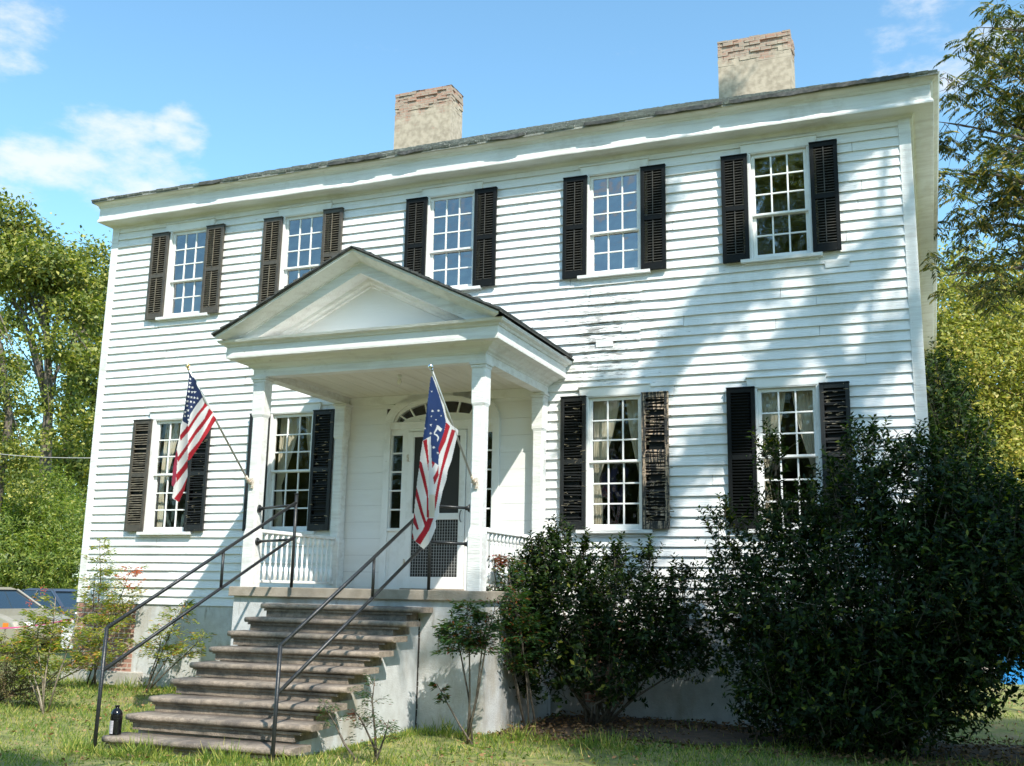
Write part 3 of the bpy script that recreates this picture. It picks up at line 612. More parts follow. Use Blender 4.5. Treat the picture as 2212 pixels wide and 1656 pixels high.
# ------------------------------------------------------------------ porch
porch = empty('porch', (-2.04, -1.2, G), 'white gabled entrance porch with square posts and turned balusters', 'porch')
SLZ = -.386; SX0, SX1, SY = -3.78, -.30, -2.3
bevel(MB().box(SX0, SX1, SY, -.03, SLZ-.115, SLZ).build('floor_slab', M['slab'], porch), .008)
MB().box(SX0+.05, SX1-.045, SY+.05, -.03, G-.3, SLZ-.116).build('platform', M['stucco'], porch)
def post(cx, cy, half=False):
    p = MB(); w0, w1 = .090, .079
    prof_ = [(w0, .012, SLZ), (w0, .012, .26), (w1+.001, .02, .325), (w1, .022, .33), (w1, .022, 1.74), (w1+.001, .02, 1.745), (w0, .012, 1.78), (w0, .012, 2.20)]
    vs = []
    for w_, c_, zz in prof_:
        cc = c_ if w_ == w0 else .022
        vs += [(cx-w_+cc, cy-w_, zz), (cx+w_-cc, cy-w_, zz), (cx+w_, cy-w_+cc, zz), (cx+w_, cy+w_-cc, zz), (cx+w_-cc, cy+w_, zz), (cx-w_+cc, cy+w_, zz), (cx-w_, cy+w_-cc, zz), (cx-w_, cy-w_+cc, zz)]
    fs = [(i*8+k, i*8+(k+1) % 8, (i+1)*8+(k+1) % 8, (i+1)*8+k) for i in range(len(prof_)-1) for k in range(8)]+[tuple(range(7, -1, -1)), tuple((len(prof_)-1)*8+k for k in range(8))]
    p.add(vs, fs)
    o = p.build('post', M['trimworn'], porch)
    c = MB(); c.box(cx-.098, cx+.098, cy-.098, cy+.098, 2.201, 2.235); c.box(cx-.112, cx+.112, cy-.112, cy+.112, 2.2355, 2.268); bevel(c.build('capital', M['trimworn'], o), .006)
PL, PR, PY = -3.60, -.515, -2.12
post(PL, PY); post(PR, PY); post(PL, -.115); post(PR, -.115)
bx0, bx1, by = -3.69, -.425, -2.21
prof = [(-.16, 2.38), (-.16, 2.272), (0, 2.27), (.002, 2.365), (.012, 2.37), (.02, 2.385), (.05, 2.40), (.075, 2.425), (.12, 2.44), (.16, 2.47), (.235, 2.475), (.255, 2.478), (.258, 2.50), (.255, 2.625), (.275, 2.63), (.29, 2.655), (.335, 2.67), (.35, 2.70)]
ringsweep(prof, bx0, bx1, by, -.028).build('entablature', M['trimworn'], porch)
cl = MB(); n = 24
for k in range(n):
    xa, xb = bx0+.15+(bx1-bx0-.3)*k/n, bx0+.15+(bx1-bx0-.3)*(k+1)/n; cl.box(xa, xb-.004, by+.14, -.02, 2.372+(.001 if k % 2 else 0), 2.388)
cl.build('ceiling', M['ceil'], porch)
bk = MB(); bk.box(bx0+.0, bx1, -.055, -.02, 2.25, 2.37); bk.build('wall_band', M['trim'], porch)
# pediment
AX, AZ = -2.03, 3.70; EX0, EX1, EZ = -4.00, -.05, 2.735; sl_ = (AZ-EZ)/(AX-EX0)
def rake(y0, y1, d0, d1, name, m_):   # a band parallel to the slope between vertical drops d0,d1 below the roof line
    o = MB()
    for s in (-1, 1):
        xe = EX0 if s < 0 else EX1
        zc = 2.702
        def pt(d):   # where line (drop d) meets the horizontal cornice top
            t = (AZ-d-zc)/sl_; return (AX+s*t*1.0, zc)
        a0, b0 = (AX, AZ-d0), (AX, AZ-d1); a1, b1 = pt(d0), pt(d1)
        if d0 < .03: a1 = (xe, EZ-d0); b1 = (xe+(-s)*.03, EZ-d1+.02) if d1 < .13 else pt(d1)
        q = [a0, a1, b1, b0]
        o.hexa([(p[0], y0, p[1]) for p in q], [(p[0], y1, p[1]) for p in q])
    return bevel(o.build(name, m_, porch), .006)
def rakeprof(pts):   # sloped crown: pts (y, drop)
    o = MB()
    for (ya, da), (yb, db) in zip(pts, pts[1:]):
        for s in (-1, 1):
            def e(d): t = (AZ-d-2.70)/sl_; t = min(t, (AZ-EZ)/sl_-.02 if d < .06 else t); return (AX+s*t, AZ-d-sl_*t)
            p, q = e(da), e(db)
            o.add([(AX, ya, AZ-da), (p[0], ya, p[1]), (q[0], yb, q[1]), (AX, yb, AZ-db)], [(0, 1, 2, 3)])
    return o
ro = rakeprof([(-2.675, .015), (-2.672, .045), (-2.64, .06), (-2.56, .09), (-2.49, .115), (-2.485, .125), (-2.465, .13), (-2.463, .262), (-2.43, .265), (-2.25, .272), (-2.235, .31), (-2.205, .33), (-2.195, .36), (-2.155, .365)])
ro.build('raking_cornice', M['trimworn'], porch)
ty = MB(); t_ = (AZ-.33-2.70)/sl_; ty.prism([(AX-t_, 2.70), (AX+t_, 2.70), (AX, AZ-.33)], -2.153, -2.12); 
ty.build('tympanum', M['flush'], porch)
o = MB(); o.box(AX-1.9, AX+1.9, -2.53, -2.12, 2.685, 2.7005); o.build('cornice_ledge', M['trimworn'], porch)
# porch roof: shingled slopes
pr = MB(); rr = random.Random(4)
for s in (-1, 1):
    xe = EX0 if s < 0 else EX1; L = abs(AX-xe); nc = 15; ny = 12
    for c in range(nc):
        t0, t1 = c/nc, (c+1)/nc; xa, za = xe+(AX-xe)*t0, EZ+(AZ-EZ)*t0; xb, zb_ = xe+(AX-xe)*t1, EZ+(AZ-EZ)*t1
        for k in range(ny):
            ya, yb = -2.715+(2.59)*k/ny, -2.715+2.59*(k+1)/ny; ya += (rr.uniform(-.012, .012) if k == 0 else 0)
            j = rr.uniform(0, .006); th = .024
            pr.hexa([(xa, ya, za), (xa, yb-.003, za), (xb, yb-.003, zb_), (xb, ya, zb_)][::s], [(xa+s*.012, ya, za+th+j), (xa+s*.012, yb-.003, za+th+j), (xb, yb-.003, zb_+.010), (xb, ya, zb_+.010)][::s])
    pr.hexa([(xe, -2.70, EZ-.012), (AX, -2.70, AZ-.012), (AX, -.03, AZ-.012), (xe, -.03, EZ-.012)], [(xe, -2.70, EZ-.001), (AX, -2.70, AZ-.001), (AX, -.03, AZ-.001), (xe, -.03, EZ-.001)])
pr.build('shingle_roof', M['roofedge'], porch)
# side rails with turned balusters
bal = [(.021, 0), (.021, .19), (.012, .195), (.017, .21), (.013, .225), (.010, .235), (.018, .25), (.014, .262), (.0105, .28), (.019, .36), (.017, .42), (.011, .50), (.010, .51), (.018, .525), (.012, .54), (.014, .55), (.0205, .56), (.0205, .66)]
for xs_ in (PL, PR):
    r_ = MB(); r_.prismx([(-.03+.0, 0), (0, 0)], 0, 0) if False else None
    zt = .335
    r_.hexa([(xs_-.04, PY+.07, zt-.045), (xs_+.04, PY+.07, zt-.045), (xs_+.04, -.18, zt-.045), (xs_-.04, -.18, zt-.045)], [(xs_-.028, PY+.07, zt), (xs_+.028, PY+.07, zt), (xs_+.028, -.18, zt), (xs_-.028, -.18, zt)])
    bevel(r_.build('hand_rail', M['trim'], porch), .012, 2)
    r_ = MB(); r_.box(xs_-.03, xs_+.03, PY+.07, -.18, -.335, -.30); bevel(r_.build('bottom_rail', M['trim'], porch), .006)
    nb = 15
    first = None
    for k in range(nb):
        yy = PY+.16+(-.18-PY-.16-.06)*k/(nb-1)
        if first is None:
            b = MB(); b.lathe([(r_0*1.25 if (i_ < 2 or i_ > 15) else r_0, z_*.895) for i_, (r_0, z_) in enumerate(bal)], (xs_, yy, -.30), 8); first = b.build('baluster', M['trim'], porch, loc=(xs_, yy, -.30)); f_y = yy
        else:
            c = first.copy(); COL.objects.link(c); c.parent = porch; c.location = Vector(first.location)+Vector((0, yy-f_y, 0))
lb = empty('ceiling_bulb', (-2.02, -1.35, 2.37), 'bare frosted light bulb on the porch ceiling', 'light bulb')
MB().lathe([(.0, 0), (.03, 0), (.032, -.02), (.022, -.045), (.0, -.05)][::-1], (-2.02, -1.35, 2.37), 12).build('socket', M['trim'], lb)
MB().lathe([(.0, -.13), (.018, -.125), (.03, -.105), (.032, -.085), (.022, -.06), (.014, -.045)], (-2.02, -1.35, 2.37), 14).build('bulb', M['bulb'], lb)

# ------------------------------------------------------------------ steps
steps = empty('entrance_steps', (-2.05, -3.6, G), 'flight of worn concrete steps with rounded treads up to the porch', 'steps')
TX0, TX1 = -3.10, -.988
def tread_nose(x0, x1, y0, y1, zt, th, tilt, seed):
    rr = random.Random(seed); m_ = MB(); nseg = 26; prof_ = []
    r = th/2
    for k in range(9):
        a = -math.pi/2+math.pi*k/8; prof_.append((y0+r*(1-math.cos(a))*1.0, zt-r+r*math.sin(a)))
    prof_ = prof_+[(y1, zt), (y1, zt-th)]
    n = len(prof_); vs = []
    for i in range(nseg+1):
        u = i/nseg; x = x0+(x1-x0)*u; e = min(u, 1-u)*(x1-x0); inset = 0 if e > .05 else (.05-math.sqrt(max(0, .05**2-(.05-e)**2)))*.6
        dz = tilt*(u-.5)+rr.uniform(-.002, .002); dy = rr.uniform(-.003, .003)
        for (y, zz) in prof_: vs.append((x, (y+inset if y < y1-.01 else y)+dy, zz+dz))
    fs = [(i*n+k, (i+1)*n+k, (i+1)*n+(k+1) % n, i*n+(k+1) % n) for i in range(nseg) for k in range(n)]+[tuple(range(n)), tuple(nseg*n+k for k in range(n-1, -1, -1))]
    m_.add(vs, fs, True); return m_
body = MB(); 
for k in range(9):
    yn = -2.61-.303*k; zt = -.578-.15*k; tilt = .0 if k < 3 else .02
    if k == 8: zt -= .01; 
    if k == 7: zt += .01
    x0 = TX0; x1 = TX1
    o = tread_nose(x0, x1, yn, yn+.36, zt, .058, tilt, k).build('tread', M['conc'], steps)
    for pz in o.data.polygons: pz.use_smooth = abs(pz.normal.x) < .9
    rs = MB(); rs.box(TX0+.075, TX1-.18, yn+.055, SY+.04, zt-.15-(.3 if k == 8 else 0), zt-.059); rs.build('riser', M['conc'], steps)
    MB().box(TX0+.05, TX1-.10, yn+.035, yn+.10, zt-.083, zt-.0595).build('bed_mould', M['conc'], steps)
    if k < 8: body.box(TX0+.085, TX1-.17, yn+.13, (yn+.13+.303) if k else SY+.04, G-.3, zt-.150)
body.build('stair_cheek', M['stucco'], steps)
o = MB(); rr = random.Random(6); zz = G; xx = TX1-.168
while zz < -.75:
    z1 = zz+rr.uniform(.03, .09); o.box(xx, xx+rr.uniform(.006, .016), SY+.035, SY+.052, zz, z1); zz = z1+rr.choice((0, 0, .01))
M['crack'] = mat('dark_crack', (.04, .035, .03), .9); tag(o.build('crack', M['crack'], steps), kind='stuff')

# ------------------------------------------------------------------ iron hand rails
def rail(name, x0, x1, xc, label, sgn):
    e = empty(name, (x0, -5.0, G), label, 'hand rail', 'black iron hand rails on the steps')
    yb, yt = -5.03, -2.36
    zb, zt = -.80, .63; lb_, lt_ = -1.20, .215
    if sgn > 0: zb, zt, lb_, lt_ = -.90, .60, -1.31, .185
    r = .0185
    def P(y, z): k = (y-yb)/(yt-yb); return (x0+(x1-x0)*k, y, z)
    MB().tube([P(yb, zb), P(yt, zt)], r, 10).build('top_rail', M['black'], e)
    MB().tube([P(yb, lb_), P(yt, lt_)], r*.95, 10).build('lower_rail', M['black'], e)
    MB().tube([(x0-.005, yb-.02, G-.25), P(yb, zb+.006)], r*1.02, 10).build('foot_post', M['black'], e)
    o = MB(); o.tube([P(yt, SLZ+.0), P(yt, zt+.10)], r*1.05, 10); q = P(yt, zt+.10); o.lathe([(.0, 0), (.026, 0), (.026, .012), (0, .016)], q, 12); o.build('porch_post', M['black'], e)
    k = .56; ym = yb+(yt-yb)*k; MB().tube([P(ym, lb_+(lt_-lb_)*k), P(ym, zb+(zt-zb)*k)], r*.9, 8).build('brace', M['black'], e)
    cx = xc; yc_ = PY-.03
    for zz, zz2 in ((zt-.03, zt-.05), (lt_-.03, lt_-.045)):
        MB().tube([P(yt, zz), (cx, yc_, zz2)], r*.9, 8).build('wall_bar', M['black'], e)
        o = MB(); s_ = 1 if cx < x1 else -1
        o.tube([(cx+s_*.001, yc_, zz2), (cx+s_*.014, yc_, zz2)], [.05, .042], 14); o.tube([(cx+s_*.014, yc_, zz2), (cx+s_*.05, yc_-.01, zz2)], [.027, .024], 12); o.build('flange', M['black'], e)
rail('iron_hand_rail', -3.13, -2.83, PL+.092, 'black iron pipe rail on the left side of the steps', -1)
rail('iron_hand_rail', -1.14, -1.00, PR-.092, 'black iron pipe rail on the right side of the steps', 1)

# ------------------------------------------------------------------ bottle on the lowest step
bp_ = atz(250, 1583, -1.79); bx, by_ = -3.05, -4.88
bt = empty('black_bottle', (bx, by_, -1.795), 'black ribbed plastic jug standing on the left end of the lowest step', 'bottle')
pf = [(.0, 0), (.052, 0), (.056, .006)]
for k in range(9): pf += [(.056, .012+k*.014), (.0535, .018+k*.014)]
pf += [(.056, .142), (.057, .150), (.0545, .158), (.057, .166), (.0545, .174), (.056, .182), (.050, .205), (.036, .228), (.021, .238), (.018, .245), (.024, .262), (.025, .266), (.0, .266)]
M['bottle'] = mat('glossy_black_plastic', (.006, .006, .008), .12, (3, .5, .6))
MB().lathe(pf, (bx, by_, -1.795), 28).build('jug', M['bottle'], bt)
o = MB(); vs = []
for k in range(9):
    a = R(215+k*9); vs += [(bx+.0575*math.cos(a), by_+.0575*math.sin(a), -1.785), (bx+.0575*math.cos(a), by_+.0575*math.sin(a), -1.665)]
o.add(vs, [(2*k, 2*k+2, 2*k+3, 2*k+1) for k in range(8)], True)
M['blabel'] = mat('grey_printed_label', (.55, .52, .56), .5, (60, .5, .55), None, (.40, .38, .42), (.2, .2, 3)); o.build('paper_label', M['blabel'], bt)

# ------------------------------------------------------------------ flags
def inpoly(x, y, poly):
    c = np.zeros(x.shape, bool); n = len(poly); j = n-1
    for i in range(n):
        xi, yi = poly[i]; xj, yj = poly[j]
        if yi != yj: c ^= ((yi > y) != (yj > y)) & (x < (xj-xi)*(y-yi)/(yj-yi)+xi)
        j = i
    return c
fm = bpy.data.materials.new('flag_cloth'); fm.use_nodes = True; t = fm.node_tree; at = t.nodes.new('ShaderNodeVertexColor'); at.layer_name = 'Col'
t.links.new(at.outputs[0], t.nodes['Principled BSDF'].inputs['Base Color']); t.nodes['Principled BSDF'].inputs['Roughness'].default_value = .8
trn = translucent(fm, .35, (1, 1, 1)); t.links.new(at.outputs[0], trn.inputs[0])
RED, WHI, BLU, CRE = (.36, .008, .018), (.70, .68, .66), (.008, .022, .075), (.66, .58, .45)
def star(cx, cy, r, n=5):
    return [(cx+(r if k % 2 == 0 else r*.42)*math.sin(math.pi*k/n), cy-(r if k % 2 == 0 else r*.42)*math.cos(math.pi*k/n)) for k in range(2*n)]
def cloth(parent, toD, outline, layers, yfun, step, folds):
    xs = [p[0] for p in outline]; ys = [p[1] for p in outline]
    gx = np.arange(min(xs)-step, max(xs)+step, step); gy = np.arange(min(ys)-step, max(ys)+step, step); X, Y = np.meshgrid(gx, gy)
    ins = inpoly(X+.01, Y+.01, outline); colr = np.zeros(X.shape+(4,)); colr[..., :3] = WHI; colr[..., 3] = 1
    for c, poly in layers: mk = inpoly(X, Y, poly); colr[mk, :3] = c
    H, W2 = X.shape; idx = -np.ones(X.shape, int); quads = ins[:-1, :-1] & ins[1:, :-1] & ins[:-1, 1:] & ins[1:, 1:]
    used = np.zeros(X.shape, bool); used[:-1, :-1] |= quads; used[1:, :-1] |= quads; used[:-1, 1:] |= quads; used[1:, 1:] |= quads
    idx[used] = np.arange(used.sum()); pos = []
    off = wloc(parent)
    for x, y in zip(X[used], Y[used]):
        u, v = toD(x, y); d = yfun(u, v)+folds(x, y); p = aty(u, v, d); pos.append((p[0]-off.x, p[1]-off.y, p[2]-off.z))
    jj, ii = np.nonzero(quads); fs = [(int(idx[j, i]), int(idx[j+1, i]), int(idx[j+1, i+1]), int(idx[j, i+1])) for j, i in zip(jj, ii)]
    me = bpy.data.meshes.new('cloth'); me.from_pydata(pos, [], fs); me.update(); me.polygons.foreach_set('use_smooth', [True]*len(fs))
    ca = me.color_attributes.new('Col', 'FLOAT_COLOR', 'POINT'); ca.data.foreach_set('color', colr[used].ravel()); me.materials.append(fm)
    o = bpy.data.objects.new('cloth', me); COL.objects.link(o); o.parent = parent
    sm = o.modifiers.new('smooth', 'SMOOTH'); sm.iterations = 0
    return o
def flagpole(e, base, tip, finial, m_pole):
    b, t_ = Vector(base), Vector(tip); d = (t_-b).normalized()
    o = MB(); o.tube([b+d*.03, t_], .0125, 10); o.build('pole', m_pole, e)
    if finial == 'ball':
        o = MB(); o.tube([t_, t_+d*.02], [.02, .02], 12); q = t_+d*.045
        pts = [q+d*(.030*math.sin(a)) for a in [-1.5, -1.1, -.6, 0, .6, 1.1, 1.5]]; o.tube(pts, [.030*math.cos(a)+.001 for a in [-1.5, -1.1, -.6, 0, .6, 1.1, 1.5]], 14); o.build('finial', M['chrome'], e)
    else:
        o = MB(); o.tube([t_, t_+d*.02], [.013, .016], 10)
        q = t_+d*.03
        o.tube([q, q+Vector((-.01, 0, .03)), q+Vector((.004, 0, .06))], [.014, .016, .003], 8)
        for s in (-1, 1): o.tube([q+Vector((0, 0, .02)), q+Vector((s*.02, 0, .035)), q+Vector((s*.034, 0, .015))], [.009, .008, .003], 6)
        o.build('finial', M['brass'], e)
    o = MB(); o.box(b.x-.03, b.x+.03, PY-.093-.008, PY-.092, b.z-.075, b.z+.05)
    o.tube([b+Vector((0, .045, -.02)), b-d*.01, b+d*.09], [.016, .02, .019], 10); o.tube([b+Vector((-.035, .01, .0)), b+Vector((.035, .01, .0))], .012, 8); o.build('bracket', M['bracket'], e)
# striped flag, left
pb = np.array([PL-.01, PY-.15, aty(541, 1041, PY-.15)[2]]); ft = aty(408, 800, -3.45)
f1 = empty('striped_flag', tuple(pb), 'red and white striped flag with blue starry canton hanging from left porch post', 'flag')
flagpole(f1, pb, ft, 'eagle', M['pole'])
S1 = [(310, 330), (340, 335), (305, 375), (338, 380), (365, 380), (300, 425), (330, 430), (360, 435), (390, 440), (290, 470), (325, 475), (357, 480), (288, 515), (330, 525), (295, 560), (268, 577), (265, 615), (298, 615), (300, 655), (318, 250), (316, 290)]
out1 = [(298, 160), (318, 175), (360, 235), (420, 345), (460, 410), (520, 520), (580, 650), (500, 780), (420, 900), (320, 1050), (296, 1060), (296, 1200), (265, 1350), (210, 1468), (185, 1460), (135, 1430), (150, 1320), (130, 1300), (150, 1100), (185, 930), (220, 760), (240, 640), (265, 500), (290, 330), (303, 230)]
lay1 = [(BLU, [(280, 140), (330, 170), (390, 280), (470, 400), (440, 430), (370, 520), (320, 600), (296, 700), (245, 668), (230, 640), (255, 500), (280, 330), (293, 230)]),
        (RED, [(470, 470), (500, 500), (420, 590), (350, 690), (298, 780), (300, 720), (380, 600), (440, 525)]), (RED, [(505, 540), (545, 580), (440, 725), (370, 810), (298, 920), (300, 860), (380, 740), (460, 640)]),
        (RED, [(545, 610), (590, 650), (500, 790), (420, 910), (320, 1060), (290, 1070), (300, 990), (400, 870), (480, 730)]),
        (RED, [(296, 700), (298, 775), (222, 862), (215, 810), (270, 740)]), (RED, [(298, 880), (296, 935), (196, 1075), (190, 1030), (240, 960)]),
        (RED, [(296, 1040), (296, 1125), (183, 1272), (178, 1195), (240, 1120)]), (RED, [(300, 1200), (275, 1350), (215, 1480), (158, 1432), (230, 1340)]),
        ((.25, .02, .05), [(180, 930), (196, 1000), (176, 1270), (150, 1325), (120, 1300), (145, 1100)])]+[(WHI, star(x, y, 14)) for x, y in S1]  # darker red paints the shaded back fold into the cloth
def tod1(x, y): return ((500+.32*x)*.6827, (1120+.32*y)*.6827)
def yf(uA, yA, uB, yB):
    def f(u, v):
        k = (u-uA)/(uB-uA); return yA+(yB-yA)*max(-.12, min(1.05, k))
    return f
kk = (466-408)/(541-408)
cloth(f1, tod1, out1, lay1, yf(408, -3.45, 470, -3.45+(pb[1]+3.45)*kk), 4.5,
      lambda x, y: .03*math.sin((x-(y-160)*-.05)/34)*min(1, (y-120)/400)+(.05 if x < 296 and y > 400 else 0)*min(1, (296-x)/25)+.008*math.sin(y/45+x/20))
# historic flag, right
pb = np.array([PR+.0, PY-.15, aty(1028, 1041, PY-.15)[2]]); ft = aty(933, 800, -3.42)
f2 = empty('starred_flag', tuple(pb), 'flag with blue field, white stars and a curled numeral hanging from right porch post', 'flag')
flagpole(f2, pb, ft, 'ball', M['pole'])
out2 = [(335, 170), (352, 180), (390, 250), (440, 400), (462, 500), (500, 565), (555, 605), (550, 640), (530, 720), (500, 850), (470, 930), (460, 1000), (430, 1090), (418, 1150), (402, 1220), (402, 1280), (375, 1330), (377, 1380), (350, 1450), (320, 1510), (280, 1555), (240, 1525), (188, 1470), (188, 1400), (200, 1250), (215, 1100), (225, 1000), (240, 900), (250, 800), (268, 690), (285, 560), (310, 350), (325, 230)]
BL2 = (.010, .035, .13)
lay2 = [(BL2, [(325, 160), (350, 190), (400, 330), (430, 430), (455, 540), (440, 620), (400, 740), (395, 885), (340, 850), (333, 655), (262, 695), (275, 560), (300, 350), (318, 230)]),
        (RED, [(455, 545), (487, 575), (450, 700), (398, 805), (396, 745), (440, 620)]), (RED, [(395, 885), (397, 965), (362, 1042), (352, 985), (385, 925)]), (RED, [(342, 850), (368, 868), (344, 912)]),
        (RED, [(500, 600), (530, 612), (482, 760), (430, 930), (402, 1065), (382, 1180), (368, 1245), (362, 1160), (393, 1000), (440, 800)]),
        (RED, [(272, 692), (303, 678), (318, 850), (316, 940), (298, 820)]), (RED, [(246, 850), (262, 865), (290, 980), (312, 1090), (320, 1305), (303, 1300), (300, 1130), (270, 1010), (240, 900)]),
        (RED, [(215, 1040), (238, 1120), (270, 1250), (300, 1340), (285, 1365), (250, 1260), (210, 1120)]), (RED, [(195, 1240), (240, 1390), (225, 1402), (188, 1330)]), (RED, [(310, 1305), (357, 1305), (322, 1400), (250, 1517), (208, 1490), (270, 1400)]), (RED, [(180, 1400), (194, 1440), (200, 1475), (184, 1470)]),
        (CRE, [(318, 1120), (366, 1120), (364, 1300), (320, 1300)]),  # cream patch puts the backlit fold into the cloth colour
        (WHI, [(383, 566), (393, 570), (424, 596), (412, 618), (404, 616), (388, 600), (376, 612), (372, 604)]), (WHI, [(372, 600), (384, 606), (372, 622), (366, 634), (384, 640), (398, 660), (396, 684), (386, 696), (384, 686), (388, 664), (376, 650), (360, 642), (360, 624)])]
lay2 += [(WHI, star(x, y, r, 7)) for x, y, r in ((347, 455, 13), (395, 452, 13), (338, 498, 9), (417, 492, 8), (334, 566, 12), (287, 594, 13), (333, 632, 12), (358, 744, 14), (390, 788, 10), (341, 300, 8), (375, 526, 7))]
def tod2(x, y): return ((1230+.3986*x)*.6827, (1120+.3986*y)*.6827)
kk = (988-933)/(1028-933)
cloth(f2, tod2, out2, lay2, yf(933, -3.42, 988, -3.42+(pb[1]+3.42)*kk), 3.6,
      lambda x, y: .03*math.sin((x+(y-170)*.06)/30)*min(1, (y-120)/400)+.006*math.sin(y/40))

# ------------------------------------------------------------------ foliage
def leafmesh(name, P, D, Nn, L, Wd, m_, parent, loc=(0, 0, 0)):
    n = len(P); D = D/np.linalg.norm(D, axis=1, keepdims=True); S = np.cross(D, Nn); S /= np.linalg.norm(S, axis=1, keepdims=True)+1e-9; U = np.cross(S, D)
    L = np.broadcast_to(L, n)[:, None]; Wd = np.broadcast_to(Wd, n)[:, None]
    V = np.empty((n, 4, 3)); V[:, 0] = P; V[:, 1] = P+D*L*.45+S*Wd*.5+U*Wd*.18; V[:, 2] = P+D*L-U*L*.12; V[:, 3] = P+D*L*.45-S*Wd*.5+U*Wd*.18
    V = V.reshape(-1, 3)-np.array(loc)
    me = bpy.data.meshes.new(name); me.vertices.add(4*n); me.vertices.foreach_set('co', V.astype(np.float32).ravel()); me.loops.add(4*n); me.loops.foreach_set('vertex_index', np.arange(4*n, dtype=np.int32))
    me.polygons.add(n); me.polygons.foreach_set('loop_start', np.arange(0, 4*n, 4, dtype=np.int32)); me.polygons.foreach_set('loop_total', np.full(n, 4, np.int32)); me.update(calc_edges=True); me.materials.append(m_)
    o = bpy.data.objects.new(name, me); COL.objects.link(o)
    if parent: o.parent = parent
    return o
def unit(n): v = RNG.normal(size=(n, 3)); return v/np.linalg.norm(v, axis=1, keepdims=True)
def reseed(k):
    global RNG
    RNG = np.random.default_rng(k)
def bush(name, base, blobs, nshoot, L, Wd, m_, label, cat='shrub', group=None, per=9, shootlen=.22, up=.75, stems=10, inner=.35, mstem=None, sprigs=0):
    reseed(len(label)*31+nshoot); e = empty(name, base, label, cat, group); vol = np.array([b[3]*b[4]*b[5] for b in blobs])**.8; pick = RNG.choice(len(blobs), nshoot, p=vol/vol.sum()); B = np.array(blobs)[pick]
    d = unit(nshoot); r = (inner+(1-inner)*RNG.random(nshoot)**.55)*(.86+.26*RNG.random(nshoot)); C = B[:, :3]+d*B[:, 3:]*r[:, None]
    ok = (C[:, 2] > G+.03) & (C[:, 1] < -.06) if base[1] < 0 else C[:, 2] > G; C = C[ok]; d = d[ok]; ns_ = len(C)
    sd_ = d*.6+np.array([0, 0, up])+RNG.normal(size=(ns_, 3))*.35; sd_ /= np.linalg.norm(sd_, axis=1, keepdims=True); sl2 = shootlen*(.5+RNG.random(ns_))
    k = RNG.random((ns_, per)); k.sort(axis=1)
    P = (C[:, None]+sd_[:, None]*(k*sl2[:, None])[..., None]).reshape(-1, 3)
    a = unit(ns_*per); sdr = np.repeat(sd_, per, 0); rad = np.cross(sdr, a); rad /= np.linalg.norm(rad, axis=1, keepdims=True); D = rad*.9+sdr*.5+RNG.normal(size=rad.shape)*.15
    Nn = sdr+RNG.normal(size=rad.shape)*.3
    Pok = (P[:, 1] < -.05) if base[1] < 0 and base[0] < 5.5 else np.ones(len(P), bool)
    Pok &= P[:, 2] > G+.01
    P, D, Nn = P[Pok], D[Pok], Nn[Pok]
    leafmesh('foliage', P, D, Nn, L*(.45+.95*RNG.random(len(P))**1.3), Wd*(.6+.7*RNG.random(len(P))), m_, e, base)
    s = MB(); rr = random.Random(len(blobs)*7+nshoot)
    for i in range(stems):
        b = blobs[rr.randrange(len(blobs))]; q = Vector(b[:3])+Vector((rr.uniform(-.7, .7)*b[3], rr.uniform(-.7, .7)*b[4], rr.uniform(-.2, .8)*b[5])); p0 = Vector(base)+Vector((rr.uniform(-.12, .12), rr.uniform(-.1, .1), -.05))
        m1 = p0.lerp(q, .4)+Vector((rr.uniform(-.1, .1), rr.uniform(-.1, .1), .08)); m2 = p0.lerp(q, .75)+Vector((rr.uniform(-.1, .1), rr.uniform(-.05, .05), 0)); s.tube([p0, m1, m2, q], [.022, .014, .009, .004], 6)
    # long leafy sprigs breaking the outline
    if sprigs:
        PS, DS, NS = [], [], []
        for i in range(sprigs):
            b = blobs[rr.randrange(len(blobs))]; a = rr.uniform(0, 6.28); e1 = rr.uniform(.15, 1.45); dd = Vector((math.cos(a)*math.cos(e1), math.sin(a)*math.cos(e1)*.7, math.sin(e1))); q = Vector(b[:3])+Vector((dd.x*b[3], dd.y*b[4], dd.z*b[5]))*.9
            g_ = (dd*.5+Vector((rr.gauss(0, .2), rr.gauss(0, .15), 1.0))).normalized(); ln = rr.uniform(.13, .32)
            if q.y+g_.y*ln > -.08 and base[1] < 0 and base[0] < 5.5: continue
            s.tube([q-g_*.1, q+g_*ln*.5, q+g_*ln], [.005, .0035, .0015], 4, False)
            for k in range(16):
                t2 = .15+.85*k/15; an = k*2.4; r_ = g_.orthogonal().normalized(); r_ = Matrix.Rotation(an, 3, g_) @ r_
                PS.append(q+g_*ln*t2); DS.append(r_*.9+g_*.6); NS.append(g_+Vector((rr.gauss(0, .2),)*3))
        if PS: leafmesh('sprigs', np.array(PS), np.array(DS), np.array(NS), L*(.65+.5*RNG.random(len(PS))), Wd, m_, e, base)
    # visible fine twigs for outer shoots
    for i in range(0, ns_, 4):
        s.tube([tuple(C[i]-sd_[i]*.15), tuple(C[i]+sd_[i]*sl2[i])], [.004, .0015], 3, False)
    s.build('stems', mstem or M['canedark'], e)
    return e
def W3(u, v, y): return aty(u, v, y)
def blob(u, v, y, rx, ry, rz): p = aty(u, v, y); return (p[0], p[1], p[2], rx, ry, rz)
